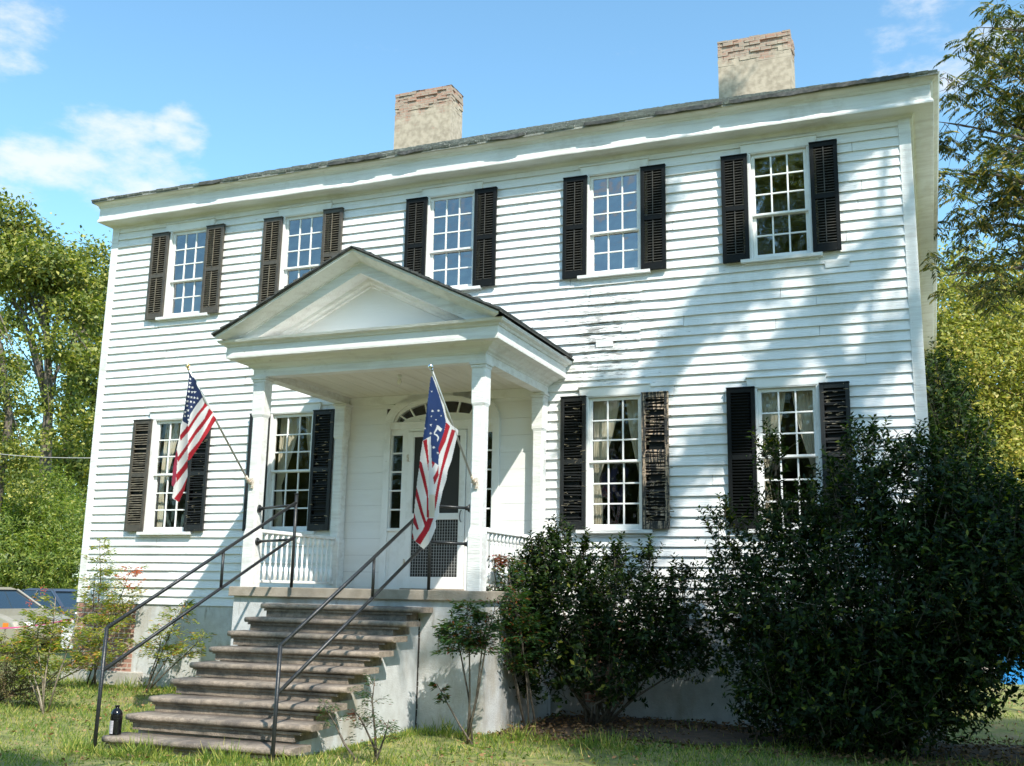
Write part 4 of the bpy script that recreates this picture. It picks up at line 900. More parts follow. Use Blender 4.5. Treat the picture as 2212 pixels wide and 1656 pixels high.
# big evergreen bush
bigb = [blob(1900, 1330, -1.6, 1.25, .95, 1.05), blob(1720, 1330, -1.5, .75, .7, .85), blob(2060, 1310, -1.5, .95, .9, 1.05), blob(1725, 1150, -1.3, .40, .4, .45), blob(1840, 1115, -1.4, .50, .5, .55),
        blob(1960, 1105, -1.5, .55, .6, .55), blob(2100, 1130, -1.3, .6, .6, .6), blob(1640, 1180, -1.2, .22, .25, .40), blob(1600, 1300, -1.2, .42, .4, .5), blob(2180, 1180, -1.5, .5, .6, .55),
        blob(1560, 1180, -1.2, .16, .2, .32), blob(1680, 1480, -1.5, .55, .55, .55), blob(1850, 1510, -1.7, .95, .7, .55), blob(2020, 1480, -1.8, .6, .6, .55), blob(2200, 1370, -1.7, .45, .4, .40), blob(1880, 1005, -1.4, .32, .3, .30), blob(1670, 1020, -1.3, .12, .12, .3), blob(2000, 1025, -1.4, .25, .25, .3), blob(2060, 1540, -1.9, .25, .2, .18), blob(1850, 1500, -2.0, 1.0, .6, .6), blob(1770, 1530, -1.8, .8, .6, .45), blob(2130, 1260, -1.6, .8, .7, .85), blob(1560, 1380, -1.1, .3, .3, .45)]
bush('evergreen_bush', (3.9, -1.3, G), bigb, 7400, .080, .034, M['leafdark'], 'big dark glossy evergreen bush in front of the right end of the house', sprigs=230, stems=26, per=9)
midb = [blob(1230, 1330, -1.0, .5, .5, .55), blob(1350, 1330, -.95, .5, .45, .5), blob(1190, 1230, -.9, .28, .3, .32), blob(1290, 1260, -.8, .25, .25, .28), blob(1140, 1330, -1.1, .32, .35, .4), blob(1420, 1390, -.9, .4, .35, .45),
        blob(1300, 1450, -1.1, .5, .45, .4), blob(1180, 1440, -1.2, .35, .35, .4), blob(1215, 1185, -.8, .12, .12, .15), blob(1330, 1235, -.8, .1, .1, .18), blob(1090, 1310, -1.2, .25, .25, .35), blob(1120, 1430, -1.2, .3, .3, .45), blob(1470, 1300, -.8, .2, .2, .3), blob(1400, 1230, -.7, .08, .08, .16), blob(1160, 1235, -.9, .2, .2, .22), blob(1260, 1215, -.8, .07, .07, .14), blob(1460, 1420, -.9, .35, .3, .3)]
bush('holly_bush', (.6, -1.0, G), midb, 2500, .075, .034, M['leafdark'], 'medium dark leafy bush against the wall right of the porch', sprigs=170, stems=14, per=9)

def nandina(name, base, canes, label, seed, m_, mcane, nleaf=900, L=.066, Wd=.022, berries=None, redtop=None, bare=.35, group='nandina shrubs planted round the porch'):
    """canes: list of (tip point, spread radius, leaf share)"""
    reseed(seed+50); rr = random.Random(seed); e = empty(name, tuple(base), label, 'shrub', group); s = MB(); P = []; D = []; red = []
    for tip, rad, share in canes:
        tip = Vector(tip); p0 = Vector(base)+Vector((rr.uniform(-.07, .07), rr.uniform(-.07, .07), -.06)); 
        m1 = p0.lerp(tip, .35)+Vector((rr.uniform(-.05, .05), rr.uniform(-.03, .03), .03)); m2 = p0.lerp(tip, .7)+Vector((rr.uniform(-.04, .04), rr.uniform(-.03, .03), .02)); s.tube([p0, m1, m2, tip], [.013, .0105, .008, .003], 6)
        nt_ = int(nleaf*share*1.25); nspray = max(4, nt_//26)
        for k in range(nspray):
            t_ = rr.uniform(max(.55, bare), 1.0) if rr.random() < .8 else rr.uniform(bare, max(.6, bare+.1))
            q = m2.lerp(tip, max(0, (t_-.7)/.3)) if t_ > .7 else m1.lerp(m2, (t_-.35)/.35)
            a = rr.uniform(0, 2*math.pi); ln = rad*rr.uniform(.5, 1.1)*(1.15-.5*max(0, t_-.7)/.3); d = Vector((math.cos(a), math.sin(a), rr.uniform(.0, .55)))
            end = q+d*ln; s.tube([q, q.lerp(end, .5)+Vector((0, 0, .02)), end], [.004, .0025, .0012], 3, False)
            side = Vector((-d.y, d.x, 0))
            for j in range(26):
                w_ = rr.uniform(.25, 1.05); sp = rr.gauss(0, .32)*ln*min(1, 1.3-w_*.7); pt = q.lerp(end, w_)+side*sp+Vector((0, 0, rr.gauss(0, .018)-abs(sp)*.15))
                if pt.y > -.05 and base[1] < .0: pt.y = -.05-rr.random()*.05
                P.append(pt); D.append(d*.7+side*(1 if sp > 0 else -1)*rr.uniform(.2, 1)+Vector((0, 0, rr.uniform(-.5, .2)))); red.append(bool(redtop and redtop(pt)))
    P = np.array(P); D = np.array(D); red = np.array(red); Nn = np.array([0, 0, 1.])+RNG.normal(size=P.shape)*.3; Ls = L*(.6+.7*RNG.random(len(P)))
    if (~red).any(): leafmesh('foliage', P[~red], D[~red], Nn[~red], Ls[~red], Wd, m_, e, base)
    if red.any(): leafmesh('red_foliage', P[red], D[red], Nn[red], Ls[red], Wd*1.1, redtop.m, e, base)
    s.build('canes', mcane, e)
    if berries:
        b = MB()
        for c, n_, sp, mm in berries:
            for k in range(n_):
                q = Vector(c)+Vector((rr.gauss(0, sp), rr.gauss(0, sp), rr.gauss(0, sp*1.2))); b.lathe([(0, -.006), (.005, -.003), (.006, 0), (.005, .003), (0, .006)], q, 5)
        b.build('berries', berries[0][3], e)
    return e
class Near:
    def __init__(s, c, r, m_): s.c = Vector(c); s.r = r; s.m = m_
    def __call__(s, p): return (p-s.c).length < s.r
def A3(u, v, y): return tuple(aty(u, v, y))
yb = -2.6; b0 = atz(100, 1545, G); b0 = (b0[0], b0[1], G); y_ = b0[1]
nandina('nandina_shrub', b0, [(A3(20, 1380, y_), .28, .2), (A3(85, 1330, y_), .30, .26), (A3(120, 1290, y_), .28, .26), (A3(170, 1330, y_), .24, .16), (A3(60, 1420, y_), .25, .12)], 'leftmost nandina shrub with pale bare canes in front of the cars', 1, M['leafnand'], M['cane'], 2300, bare=.62,
        berries=[(A3(92, 1277, y_), 26, .022, M['berry']), (A3(63, 1303, y_), 22, .022, M['berry'])])
b0 = (-7.55, -.45, G); y_ = -.5
rc = Near(A3(282, 1245, y_), .20, M['leafred'])
nandina('nandina_shrub', b0, [(A3(215, 1165, y_), .27, .28), (A3(205, 1240, y_), .30, .2), (A3(285, 1225, y_), .30, .3), (A3(255, 1310, y_), .28, .22)], 'tall nandina shrub with orange red top beside the brick pier', 2, M['leafnand'], M['canedark'], 2500, bare=.5, redtop=rc)
b0 = (-6.45, -.5, G); y_ = -.5
nandina('nandina_shrub', b0, [(A3(400, 1300, y_), .30, .35), (A3(440, 1375, y_), .26, .25), (A3(350, 1370, y_), .26, .25), (A3(375, 1400, y_), .22, .15)], 'sparse nandina shrub with crooked canes against the stucco wall', 3, M['leafnand'], M['canedark'], 1500, bare=.6)
b0 = atz(205, 1475, G); b0 = (b0[0], -.9, G); y_ = -1.0
nandina('nandina_shrub', b0, [(A3(195, 1410, y_), .22, .3), (A3(250, 1340, y_), .26, .3), (A3(300, 1390, y_), .24, .3)], 'low yellow green nandina shrub at the foot of the left house corner', 4, M['leafnand'], M['cane'], 2000)
b0 = (-.22, -2.85, G); y_ = -2.85
nandina('nandina_shrub', b0, [(A3(975, 1330, y_), .24, .3), (A3(1010, 1310, y_), .24, .3), (A3(1055, 1330, y_), .24, .25), (A3(945, 1480, y_), .10, .05), (A3(1075, 1290, y_-.0), .22, .1)], 'dark nandina shrub with tall bare canes at the porch platform corner', 5, M['leafnanddark'], M['canedark'], 2500, bare=.68)
b0 = atz(800, 1652, G); b0 = (b0[0], b0[1], G); y_ = b0[1]
nandina('nandina_shrub', b0, [(A3(810, 1460, y_), .16, .33), (A3(700, 1525, y_), .15, .2), (A3(770, 1540, y_), .15, .22), (A3(840, 1555, y_), .14, .25)], 'small nandina shrub with reddish tips growing beside the bottom steps', 6, M['leafnanddark'], M['canedark'], 1000, L=.036, Wd=.012,
        redtop=Near(A3(760, 1545, y_), .09, M['leafrust']))
b0 = (-.05, -1.55, G); y_ = -1.7
nandina('nandina_shrub', b0, [(A3(1060, 1200, y_), .22, .25), (A3(1095, 1210, y_), .22, .25), (A3(1110, 1290, y_), .26, .25), (A3(1060, 1300, y_), .22, .25)], 'nandina shrub with rusty red leaves in front of the right porch post', 7, M['leafnanddark'], M['canedark'], 3000,
        redtop=Near(A3(1062, 1205, y_), .20, M['leafrust']), berries=[(A3(1046, 1318, y_-.2), 60, .03, M['berryor'])])
b0 = atz(30, 1545, G); p = b0
bush('dry_shrub', (p[0]-.9, p[1]+.4, G), [(p[0]-.9, p[1]+.3, G+.38, .6, .5, .45), (p[0]-.4, p[1]+.5, G+.2, .35, .4, .25)], 800, .04, .014, M['leafbrown'], 'low brownish dry shrub at the left edge of the lawn', stems=14, per=10, mstem=M['cane'])
bush('dark_shrub', (-8.75, 2.4, G), [(-8.8, 2.4, G+.35, .45, .4, .4)], 500, .06, .03, M['leafdark'], 'small dark shrub between the gold car and the brick pier', stems=6, per=9)

bush('added_shade_hedge', (9.2, -4.2, G), [(9.0, -2.2, G+1.9, 1.1, 1.3, 2.1), (9.3, -4.2, G+2.1, 1.2, 1.4, 2.3), (9.6, -6.2, G+2.0, 1.2, 1.4, 2.2), (9.4, -8.2, G+1.9, 1.2, 1.4, 2.1)], 2600, .16, .07, M['leafdark'], 'tall dark evergreen hedge off to the right of the yard', per=9, shootlen=.4)  # out of view, added to cut sky light from the right
# ---- trees
def tree(name, base, crown, ntip, per, L, Wd, m_, label, trunk=None, r0=.22, group=None, clump=.5, droop=.0, seed=0, inner=.45, flat=.7):
    reseed(seed+100); rr = random.Random(seed); e = empty(name, tuple(base), label, 'tree', group); B = np.array(crown); vol = B[:, 3]*B[:, 4]*B[:, 5]; pick = RNG.choice(len(B), ntip, p=vol/vol.sum()); Q = B[pick]
    d = unit(ntip); r = (inner+(1-inner)*RNG.random(ntip)**.6)*(.85+.25*RNG.random(ntip)); C = Q[:, :3]+d*Q[:, 3:]*r[:, None]
    cs = clump*(.5+.9*RNG.random(ntip)); g = RNG.normal(size=(ntip, per, 3))*np.array([1, 1, flat]); P = C[:, None]+g*cs[:, None, None]*.5; P = P.reshape(-1, 3)
    out_ = np.repeat(d, per, 0); D = out_*.5+unit(len(P))*.8+np.array([0, 0, -droop]); Nn = np.array([0, 0, 1.])+out_*.5+RNG.normal(size=P.shape)*.45
    ok = P[:, 2] > G; leafmesh('crown', P[ok], D[ok], Nn[ok], L*(.6+.7*RNG.random(ok.sum())), Wd*(.7+.6*RNG.random(ok.sum())), m_, e, base)
    s = MB(); trk = [Vector(p) for p in (trunk or [base, (base[0], base[1], crown[0][2])])]; n = len(trk); s.tube(trk, [r0*(1-.75*i/(n-1)) for i in range(n)], 9)
    for i in range(0, ntip, max(1, ntip//26)):
        k = rr.uniform(.35, .98)*(n-1); j = min(n-2, int(k)); a = trk[j].lerp(trk[j+1], k-j); q = Vector(C[i]); mid = a.lerp(q, .5)+Vector((rr.uniform(-.3, .3), rr.uniform(-.3, .3), rr.uniform(-.2, .4)))*((q-a).length*.2)
        s.tube([a, a.lerp(mid, .55)+Vector((0, 0, .05)), mid, q], [r0*.3, r0*.2, r0*.13, r0*.04], 5)
    s.build('trunk', M['bark'], e); return e
def TB(u, v, y, rx, ry, rz): p = aty(u, v, y); return (p[0], p[1], p[2], rx, ry, rz)
g1 = 'broadleaf trees beyond the left corner'
def base_at(u, y): p = aty(u, 1250, y); return (p[0], p[1], G)
Y1 = 16
tree('broadleaf_tree', base_at(90, Y1), [TB(u, v, Y1+dy, r, r, r*.75) for u, v, dy, r in ((10, 480, 0, 1.0), (50, 520, 1, 1.1), (95, 560, -1, 1.0), (20, 590, -1, 1.0), (130, 600, 0, 1.0), (70, 640, 1, .9), (160, 680, 0, 1.0), (20, 690, 0, .8), (120, 740, -1, .8), (190, 620, 1, 1.0), (60, 790, 1, .6), (180, 800, 0, .8), (130, 860, 0, .7), (40, 900, 1, .6), (95, 960, -1, .6), (-10, 560, 0, 1.2), (180, 930, 0, .7))], 440, 46, .19, .12, M['leaftree'],
     'tall broadleaf tree with forked reddish trunk left of the house', trunk=[base_at(92, Y1), A3(98, 1000, Y1), A3(106, 850, Y1), A3(100, 700, Y1), A3(90, 560, Y1)], r0=.26, group=g1, seed=1, clump=.6)
tree('broadleaf_tree', base_at(150, 22), [TB(u, v, 22+dy, r, r, r*.8) for u, v, dy, r in ((200, 590, 0, 1.5), (220, 680, 1, 1.5), (175, 740, 0, 1.2), (215, 800, 0, 1.5), (165, 860, 0, 1.0), (205, 900, 1, 1.4), (160, 990, 0, 1.3), (215, 1010, 0, 1.2))], 340, 46, .21, .13, M['leaftree'],
     'slimmer tree whose crown touches the left house corner', trunk=[base_at(150, 22), A3(150, 1050, 22), A3(142, 900, 22), A3(165, 700, 22), A3(190, 600, 22)], r0=.24, group=g1, seed=2, clump=.8)
tree('broadleaf_tree', base_at(-40, 12), [TB(u, v, 12+dy, r, r, r*.8) for u, v, dy, r in ((-10, 800, 0, .9), (15, 860, 0, .8), (-20, 930, 0, .9), (20, 1000, 0, .8), (-40, 700, 0, .9), (45, 1060, 0, .6))], 170, 55, .13, .08, M['leaftree'],
     'shaded tree leaning in at the left edge of the photo', trunk=[base_at(-30, 12), A3(20, 900, 12), A3(5, 780, 12), A3(-30, 600, 12)], r0=.17, group=g1, seed=3, clump=.6)
Y3 = 30
tree('broadleaf_tree', base_at(20, Y3), [TB(0, 1040, Y3, 3, 3, 3), TB(110, 1060, Y3, 3, 3, 2.6), TB(200, 1070, Y3, 3, 3, 3), TB(60, 960, Y3, 2, 2, 1.6), TB(160, 960, Y3, 1.6, 2, 1.6)], 330, 50, .24, .15, M['leafyellow'], 'distant yellowish tree behind the other left trees', r0=.3, group=g1, seed=4, clump=1.1)
for i, (u, v, y, sz, lab) in enumerate(((30, 1160, 12.5, 1.55, 'light green leafy thicket at far left behind the cars'), (120, 1165, 13.5, 1.7, 'light green leafy thicket next to the house behind the cars'), (75, 1090, 15, 1.7, 'taller light green thicket between the tree trunks'))):
    bb = [TB(u, v, y, sz, 1.2, sz*.72), TB(u+20, v+70, y-.6, sz*.95, 1.2, sz*.6), TB(u-30, v+60, y-.5, sz*.8, 1.2, sz*.55)]; p = aty(u, v, y)
    bush('leafy_thicket', (p[0], p[1], G), bb, 2300, .13, .045, M['leaflight'], lab, group='light green thickets behind the cars', per=9, shootlen=.45, up=.5, stems=10)
# right side
tree('yellow_tree', (9.5, 17, G), [TB(2080, 640, 17, 1.3, 2, 1.6), TB(2190, 760, 17, 2.2, 3, 2.2), TB(2130, 760, 17, 2.0, 3, 2.2), TB(2120, 900, 16, 2.6, 3, 3), TB(2170, 1100, 16, 2.6, 3, 3), TB(2060, 1000, 17, 1.6, 2, 2.6), TB(2040, 720, 17, 1.0, 2, 1.8)], 900, 60, .12, .07, M['leafyellow'], 'tall yellowing tree filling the view right of the house', r0=.3, seed=5, clump=.7, group='trees right of the house')
tree('yellow_tree', (15, 24, G), [TB(2230, 800, 24, 3, 3, 3), TB(2190, 900, 24, 4, 3, 4), TB(2200, 1050, 24, 4, 3, 4), TB(2080, 1200, 24, 4, 3, 3)], 620, 55, .2, .12, M['leafyellow'], 'farther yellow green tree at the right edge behind the near one', r0=.3, seed=6, clump=1.1, group='trees right of the house')
bush('laurel_bush', (5.9, 3.6, G), [blob(2035, 900, 3.4, .42, .6, .9), blob(2060, 1000, 3.2, .55, .7, 1.0), blob(2080, 1120, 3.2, .7, .8, 1.0), blob(2030, 820, 3.6, .22, .4, .5), blob(2150, 1180, 3.6, .7, .8, .9)], 2600, .085, .036, M['leafdark'], 'dark green bush rising behind the right corner of the house', stems=10, per=9)
# pecan with drooping compound leaves, branches reaching in from the right
def pecan():
    reseed(77)
    e = empty('pecan_tree', (12.2, 6.0, G), 'pecan tree with drooping feathery leaves reaching over the right eave', 'tree'); rr = random.Random(8); s = MB()
    s.tube([(12.2, 6, G-.1), (12.1, 6, 2.5), (11.8, 6, 6), (11.2, 6.1, 9.5), (10.6, 6, 12.5)], [.32, .26, .2, .13, .05], 10)
    P, D = [], []
    Yp = 5.0
    limbs = []
    for (u0, v0, u1, v1) in ((2330, 560, 2015, 600), (2330, 520, 2040, 500), (2320, 420, 2000, 380), (2320, 330, 1995, 260), (2330, 280, 2030, 165), (2320, 200, 2070, 95), (2320, 130, 2110, 60), (2300, 330, 2120, 250), (2300, 260, 2150, 140), (2330, 640, 2050, 620), (2300, 450, 2110, 440), (2320, 180, 2180, 80), (2330, 380, 2180, 330), (2330, 600, 2180, 540)):
        y = Yp+rr.uniform(-1.2, 1.6); a = Vector(aty(u0, v0, y)); b = Vector(aty(u1, v1, y)); mid = a.lerp(b, .5)+Vector((0, rr.uniform(-.2, .2), rr.uniform(.0, .2))); s.tube([a, a.lerp(mid, .5), mid, mid.lerp(b, .5)+Vector((0, 0, .03)), b], [.05, .035, .022, .012, .004], 6)
        j = Vector((11.4, 6, a.z-1.4)); s.tube([j, j.lerp(a, .6)+Vector((0, 0, .2)), a], [.10, .07, .05], 7)
        limbs.append((a, mid, b)); ntw = 27
        for k in range(ntw):
            t_ = rr.uniform(.1, 1.02); q = a.lerp(mid, t_*2) if t_ < .5 else mid.lerp(b, (t_-.5)*2); sp = .42
            tw = q+Vector((rr.gauss(0, sp), rr.gauss(0, sp), rr.gauss(0, sp*.85))); s.tube([q, q.lerp(tw, .5)+Vector((0, 0, .05)), tw], [.008, .005, .002], 3, False)
            for c in range(rr.randint(3, 5)):      # compound leaf: rachis with paired leaflets
                an = rr.uniform(0, 6.28); dv = Vector((math.cos(an), math.sin(an), rr.uniform(-.5, .3))).normalized(); ln = rr.uniform(.18, .30); o0 = tw.lerp(q, rr.random()*.5); sd2 = dv.cross(Vector((0, 0, 1))).normalized()
                for m2 in range(6):
                    tt = .2+.8*m2/5; pt = o0+dv*ln*tt+Vector((0, 0, -.10*tt*tt))
                    for sg in (-1, 1): P.append(pt); D.append(dv*.55+sd2*sg*.8+Vector((0, 0, -.45)))
    P, D = np.array(P), np.array(D); leafmesh('crown', P, D, np.array([0, 0, 1.])+RNG.normal(size=P.shape)*.35, .125*(.7+.5*RNG.random(len(P))), .038, M['leafpecan'], e, (12.2, 6.0, G)); s.build('trunk', M['bark'], e)
pecan()
# trees behind the photographer: they throw the dappled shade and darken the window reflections
g2 = 'yard trees in front of the house outside the photo'
def sh(T, t, r): k = Vector(T)+Vector((1.02, -1.0, 1.55))*t; return (k.x, k.y, k.z, r, r, r*.9)
tree('shade_tree', (17.5, -13.5, G), [sh((.7, -1.1, -1.2), 11, .9), sh((1.2, -2.2, -1.9), 11, .9), sh((2.6, -2.6, -1.9), 11, 1.1), sh((6.2, -2.8, -1.9), 12, 1.4), sh((3.6, -1.6, -.9), 11.5, 1.35), sh((2.2, -1.3, -1.2), 11, 1.2), sh((5.4, -1.8, -.6), 12, 1.6), sh((4.4, -2.8, -1.6), 11.5, 1.3), sh((7.2, -1.5, .3), 12.5, 2.0), sh((3.2, -2.4, -1.7), 11, 1.0)], 680, 60, .17, .10, M['leaftree'], 'tall yard tree right of the viewer that shades the bushes', trunk=[(17.5, -13.5, G), (17.2, -13.4, 6), (16.8, -13.2, 12), (16.0, -13, 17)], r0=.3, group=g2, seed=11, clump=.75, inner=.1)
streaks = []
for x, z, n, r in ((3.9, 5.4, 6, .20), (3.1, 4.5, 7, .22), (2.3, 3.9, 7, .26), (4.3, 4.3, 6, .18), (3.5, 3.4, 7, .22), (1.5, 2.9, 6, .20), (4.2, 2.9, 5, .2), (2.7, 2.5, 6, .22), (1.6, 1.4, 5, .2), (1.3, 4.9, 3, .10), (.4, 2.3, 4, .13), (1.1, .4, 4, .2)):
    for k in range(n): streaks.append(sh((x-k*.17, 0, z-k*.21), 6, r*(1-.08*k)))
tree('shade_tree', (12.8, -8.2, G), streaks+[sh((1.0, 6, 9.6), 6, .35)], 300, 34, .11, .065, M['leaftree'], 'nearer yard tree with open boughs that throws dappled shade on the wall', trunk=[(12.8, -8.2, G), (12.4, -8, 5), (11.4, -7.4, 10), (9.6, -6.4, 14.5)], r0=.2, group=g2, seed=13, clump=.2, inner=.0)
tree('shade_tree', (8.5, -16.5, G), [sh(T, 8, r) for T, r in (((-5.0, -6.0, -1.9), .9), ((-3.2, -6.5, -1.9), .9), ((-6.8, -5.2, -1.9), .7), ((-1.6, -6.9, -1.9), .7), ((-8.5, -4.6, -1.9), .5), ((-1.9, -3.4, -.8), .42), ((-2.6, -2.8, -.5), .40), ((-.75, -2.35, -.8), .3), ((-3.0, -4.0, -1.2), .3), ((-1.3, -2.8, -.6), .25), ((4.4, -3.9, -1.9), .8), ((-.5, -2.4, -1.6), .25))], 330, 55, .13, .08, M['leaftree'], 'smaller yard tree left of the others that shades the near lawn', trunk=[(8.5, -16.5, G), (8, -16, 4), (6, -15, 8), (4, -14.5, 10.5)], r0=.2, group=g2, seed=14, clump=.42, inner=.1)
tree('shade_tree', (.8, -23, G), [(1.0, -22.5, 13.5, 3.0, 3, 4.2), (2.8, -23, 10, 3.2, 3, 3.4)], 420, 50, .22, .14, M['leaftree'], 'tall yard tree behind the viewer mirrored in the upper right window', r0=.35, group=g2, seed=12, clump=1.1)
for i, (x, y, h, rw) in enumerate(((-30, -34, 14, 6), (-20, -38, 15, 6), (-10, -40, 14, 6), (-1, -38, 15, 6), (8, -36, 15, 6), (17, -34, 15, 6), (27, -32, 15, 6))):
    tree('yard_tree', (x, y, G), [(x, y, h*.45+G, rw, 3, h*.45), (x+2, y, h*.3+G, rw, 3, h*.33)], 320, 34, .5, .34, M['leaftree'], 'broad leafy tree in the row far behind the viewer, number %s from the west' % ['one', 'two', 'three', 'four', 'five', 'six', 'seven'][i], r0=.3, group='row of trees far behind the viewer', seed=20+i, clump=1.8)

# ------------------------------------------------------------------ cars, tape, sign, wire, shed
def car(name, loc, rz, paint, label, extra=True):
    e = empty(name, (0, 0, 0), label, 'car', 'cars parked left of the house')
    Wd = .88
    prof = [(-2.25, .35), (-2.28, .62), (-2.2, .88), (-1.75, .98), (-1.15, 1.0), (-.62, 1.0), (.95, .98), (1.25, .93), (1.75, .84), (2.12, .72), (2.25, .58), (2.24, .34), (2.1, .24)]
    arch = lambda cx: [(cx+.36*math.cos(a), .30+.36*math.sin(a)) for a in [math.pi*k/8 for k in range(9)]]
    lower = arch(1.42)[0:9]+[(.98, .22)]+[(-1.0, .22)]+arch(-1.38)
    poly = prof+[(1.78, .22)]+lower+[(-1.8, .24)]
    b = MB(); n = len(poly)
    rings = [(-Wd, .90, .97), (-Wd*.96, 1, 1.0), (Wd*.96, 1, 1.0), (Wd, .90, .97)]
    ys = [(-Wd+.0, .97), (-Wd+.10, 1.0), (Wd-.10, 1.0), (Wd, .97)]
    vs = []
    for yy, k in ys: vs += [(x*k, yy, z if z < .5 else .5+(z-.5)*(k if k == 1 else .93)) for x, z in poly]
    fs = [(i*n+j, i*n+(j+1) % n, (i+1)*n+(j+1) % n, (i+1)*n+j) for i in range(3) for j in range(n)]+[tuple(range(n-1, -1, -1)), tuple(3*n+j for j in range(n))]
    b.add(vs, fs); o = b.build('body', paint); o.parent = e; bevel(o, .03, 3)
    # greenhouse
    c = MB(); lowp = [(-1.55, .97), (1.0, .96)]; top = [(-.85, 1.40), (.28, 1.42)]
    Wl, Wt = .80, .60
    c.hexa([(-1.6, -Wl, .96), (1.05, -Wl, .95), (1.05, Wl, .95), (-1.6, Wl, .96)], [(-.85, -Wt, 1.375), (.25, -Wt, 1.39), (.25, Wt, 1.39), (-.85, Wt, 1.375)])
    M.setdefault('carglass', mat('dark_car_glass', (.02, .035, .05), .03, spec=1)); o = c.build('window_glass', M['carglass']); o.parent = e
    r = MB(); r.hexa([(-.93, -Wt-.02, 1.37), (.32, -Wt-.02, 1.385), (.32, Wt+.02, 1.385), (-.93, Wt+.02, 1.37)], [(-.78, -Wt+.06, 1.43), (.16, -Wt+.06, 1.44), (.16, Wt-.06, 1.44), (-.78, Wt-.06, 1.43)])
    for s in (-1, 1):
        r.tube([(1.06, s*Wl, .955), (.30, s*(Wt+.01), 1.39)], .028, 6); r.tube([(-1.62, s*Wl, .965), (-.9, s*(Wt+.01), 1.38)], .045, 6); r.tube([(-.25, s*(Wl+.005), .97), (-.28, s*(Wt+.012), 1.39)], .022, 6)
    o = r.build('roof', paint); o.parent = e; bevel(o, .07, 3)
    M.setdefault('tyre', mat('black_tyre', (.02, .02, .02), .8)); M.setdefault('rim', mat('grey_rim', (.35, .35, .36), .35, metal=.8))
    for x in (-1.38, 1.42):
        for s in (-1, 1):
            w_ = MB(); w_.tube([(x, s*.68, .31), (x, s*.70, .31), (x, s*.86, .31), (x, s*.88, .31)], [.27, .31, .31, .27], 22); o = w_.build('wheel', M['tyre']); o.parent = e
            w2 = MB(); w2.tube([(x, s*.876, .31), (x, s*.888, .31)], [.19, .17], 16); o2 = w2.build('rim', M['rim']); o2.parent = o
    M.setdefault('lens', mat('clear_lamp', (.75, .75, .72), .12)); M.setdefault('amber', mat('orange_marker_lamp', (.80, .22, .02), .25))
    for s in (-1, 1):
        h = MB(); h.hexa([(2.02, s*.50, .60), (2.262, s*.46, .60), (2.12, s*.84, .60), (1.95, s*.86, .60)], [(1.98, s*.50, .735), (2.20, s*.46, .70), (2.06, s*.80, .71), (1.92, s*.83, .73)]); o = h.build('headlight', M['lens']); o.parent = e
        h = MB(); h.box(1.80, 1.95, s*.862 if s < 0 else .80, -.80 if s < 0 else .884, .58, .69)
        if s < 0: h = MB(); h.box(1.80, 1.96, -.892, -.80, .58, .69)
        o = h.build('marker_lamp', M['amber']); o.parent = e
    bp = MB(); bp.box(2.18, 2.31, -.80, .80, .36, .52); bp.box(-2.34, -2.2, -.8, .8, .38, .56); o = bp.build('bumper', paint); o.parent = e; bevel(o, .04, 3)
    e.location = loc; e.rotation_euler = (0, 0, rz); return e
M['gold'] = mat('champagne_car_paint', (.42, .37, .29), .25, metal=.3, spec=.8); M['navy'] = mat('dark_blue_car_paint', (.07, .085, .12), .2, metal=.3, spec=.8)
pc = aty(60, 1400, 5.6); car('parked_car', (pc[0]-1.05, 5.2, G-.02), R(-4), M['gold'], 'champagne gold sedan with orange side marker at left edge')
pc = aty(95, 1300, 8.6); car('parked_car', (pc[0]-.1, 8.9, G-.05), R(172), M['navy'], 'dark blue car parked behind the gold sedan')
M['pink'] = mat('pink_tape', (.80, .10, .30), .6); M['white'] = mat('white_board', (.8, .8, .8), .6); M['wire'] = mat('grey_wire', (.42, .40, .38), .6)
pa, pb2 = Vector(aty(-60, 1357, .6)), Vector(aty(160, 1337, .2)); o = MB()
pts = [pa.lerp(pb2, k/10)+Vector((0, 0, -.06*math.sin(math.pi*k/10))) for k in range(11)]
for p, q in zip(pts, pts[1:]): o.hexa([p+Vector((0, 0, -.011)), q+Vector((0, 0, -.011)), q+Vector((0, .003, -.011)), p+Vector((0, .003, -.011))], [p+Vector((0, 0, .011)), q+Vector((0, 0, .011)), q+Vector((0, .003, .011)), p+Vector((0, .003, .011))])
tag(o.build('barrier_tape', M['pink']), 'bright pink tape stretched to the left house corner', 'tape')
c0, c1 = aty(137, 1338, .3), aty(161, 1402, .3); o = MB(); o.box(c0[0], c1[0], .29, .31, c1[2], c0[2]); tag(bevel(o.build('blank_board', M['white']), .004), 'blank white board hanging beside the left house corner', 'sign')
pa, pb2 = Vector(aty(-80, 972, 9)), Vector(aty(215, 990, 9)); o = MB(); o.tube([pa.lerp(pb2, k/8)+Vector((0, 0, -.08*math.sin(math.pi*k/8))) for k in range(9)], .011, 6); tag(o.build('power_line', M['wire']), 'pale overhead wire crossing in front of the left trees', 'wire')
M['bluep'] = mat('bright_blue_paint', (.02, .22, .62), .5, (3, .4, .7), None, (.03, .3, .7)); M['bluebar'] = mat('dark_bar', (.05, .06, .09), .5)
c0, c1 = aty(2150, 1285, 9), aty(2330, 1428, 9)
sh_ = empty('blue_shed', ((c0[0]+c1[0])/2, 9.5, G), 'bright blue shed with dark upright bars seen through the right edge of the bush', 'shed')
o = MB(); o.box(c0[0], c1[0], 9, 11, G, c0[2]); o.build('wall', M['bluep'], sh_)
o = MB(); x = c0[0]+.12
while x < c1[0]: o.box(x, x+.05, 8.95, 8.998, G+.3, c0[2]-.05); x += .32
o.box(c0[0], c1[0], 8.94, 8.949, G+1.1, G+1.16); o.build('bar', M['bluebar'], sh_)
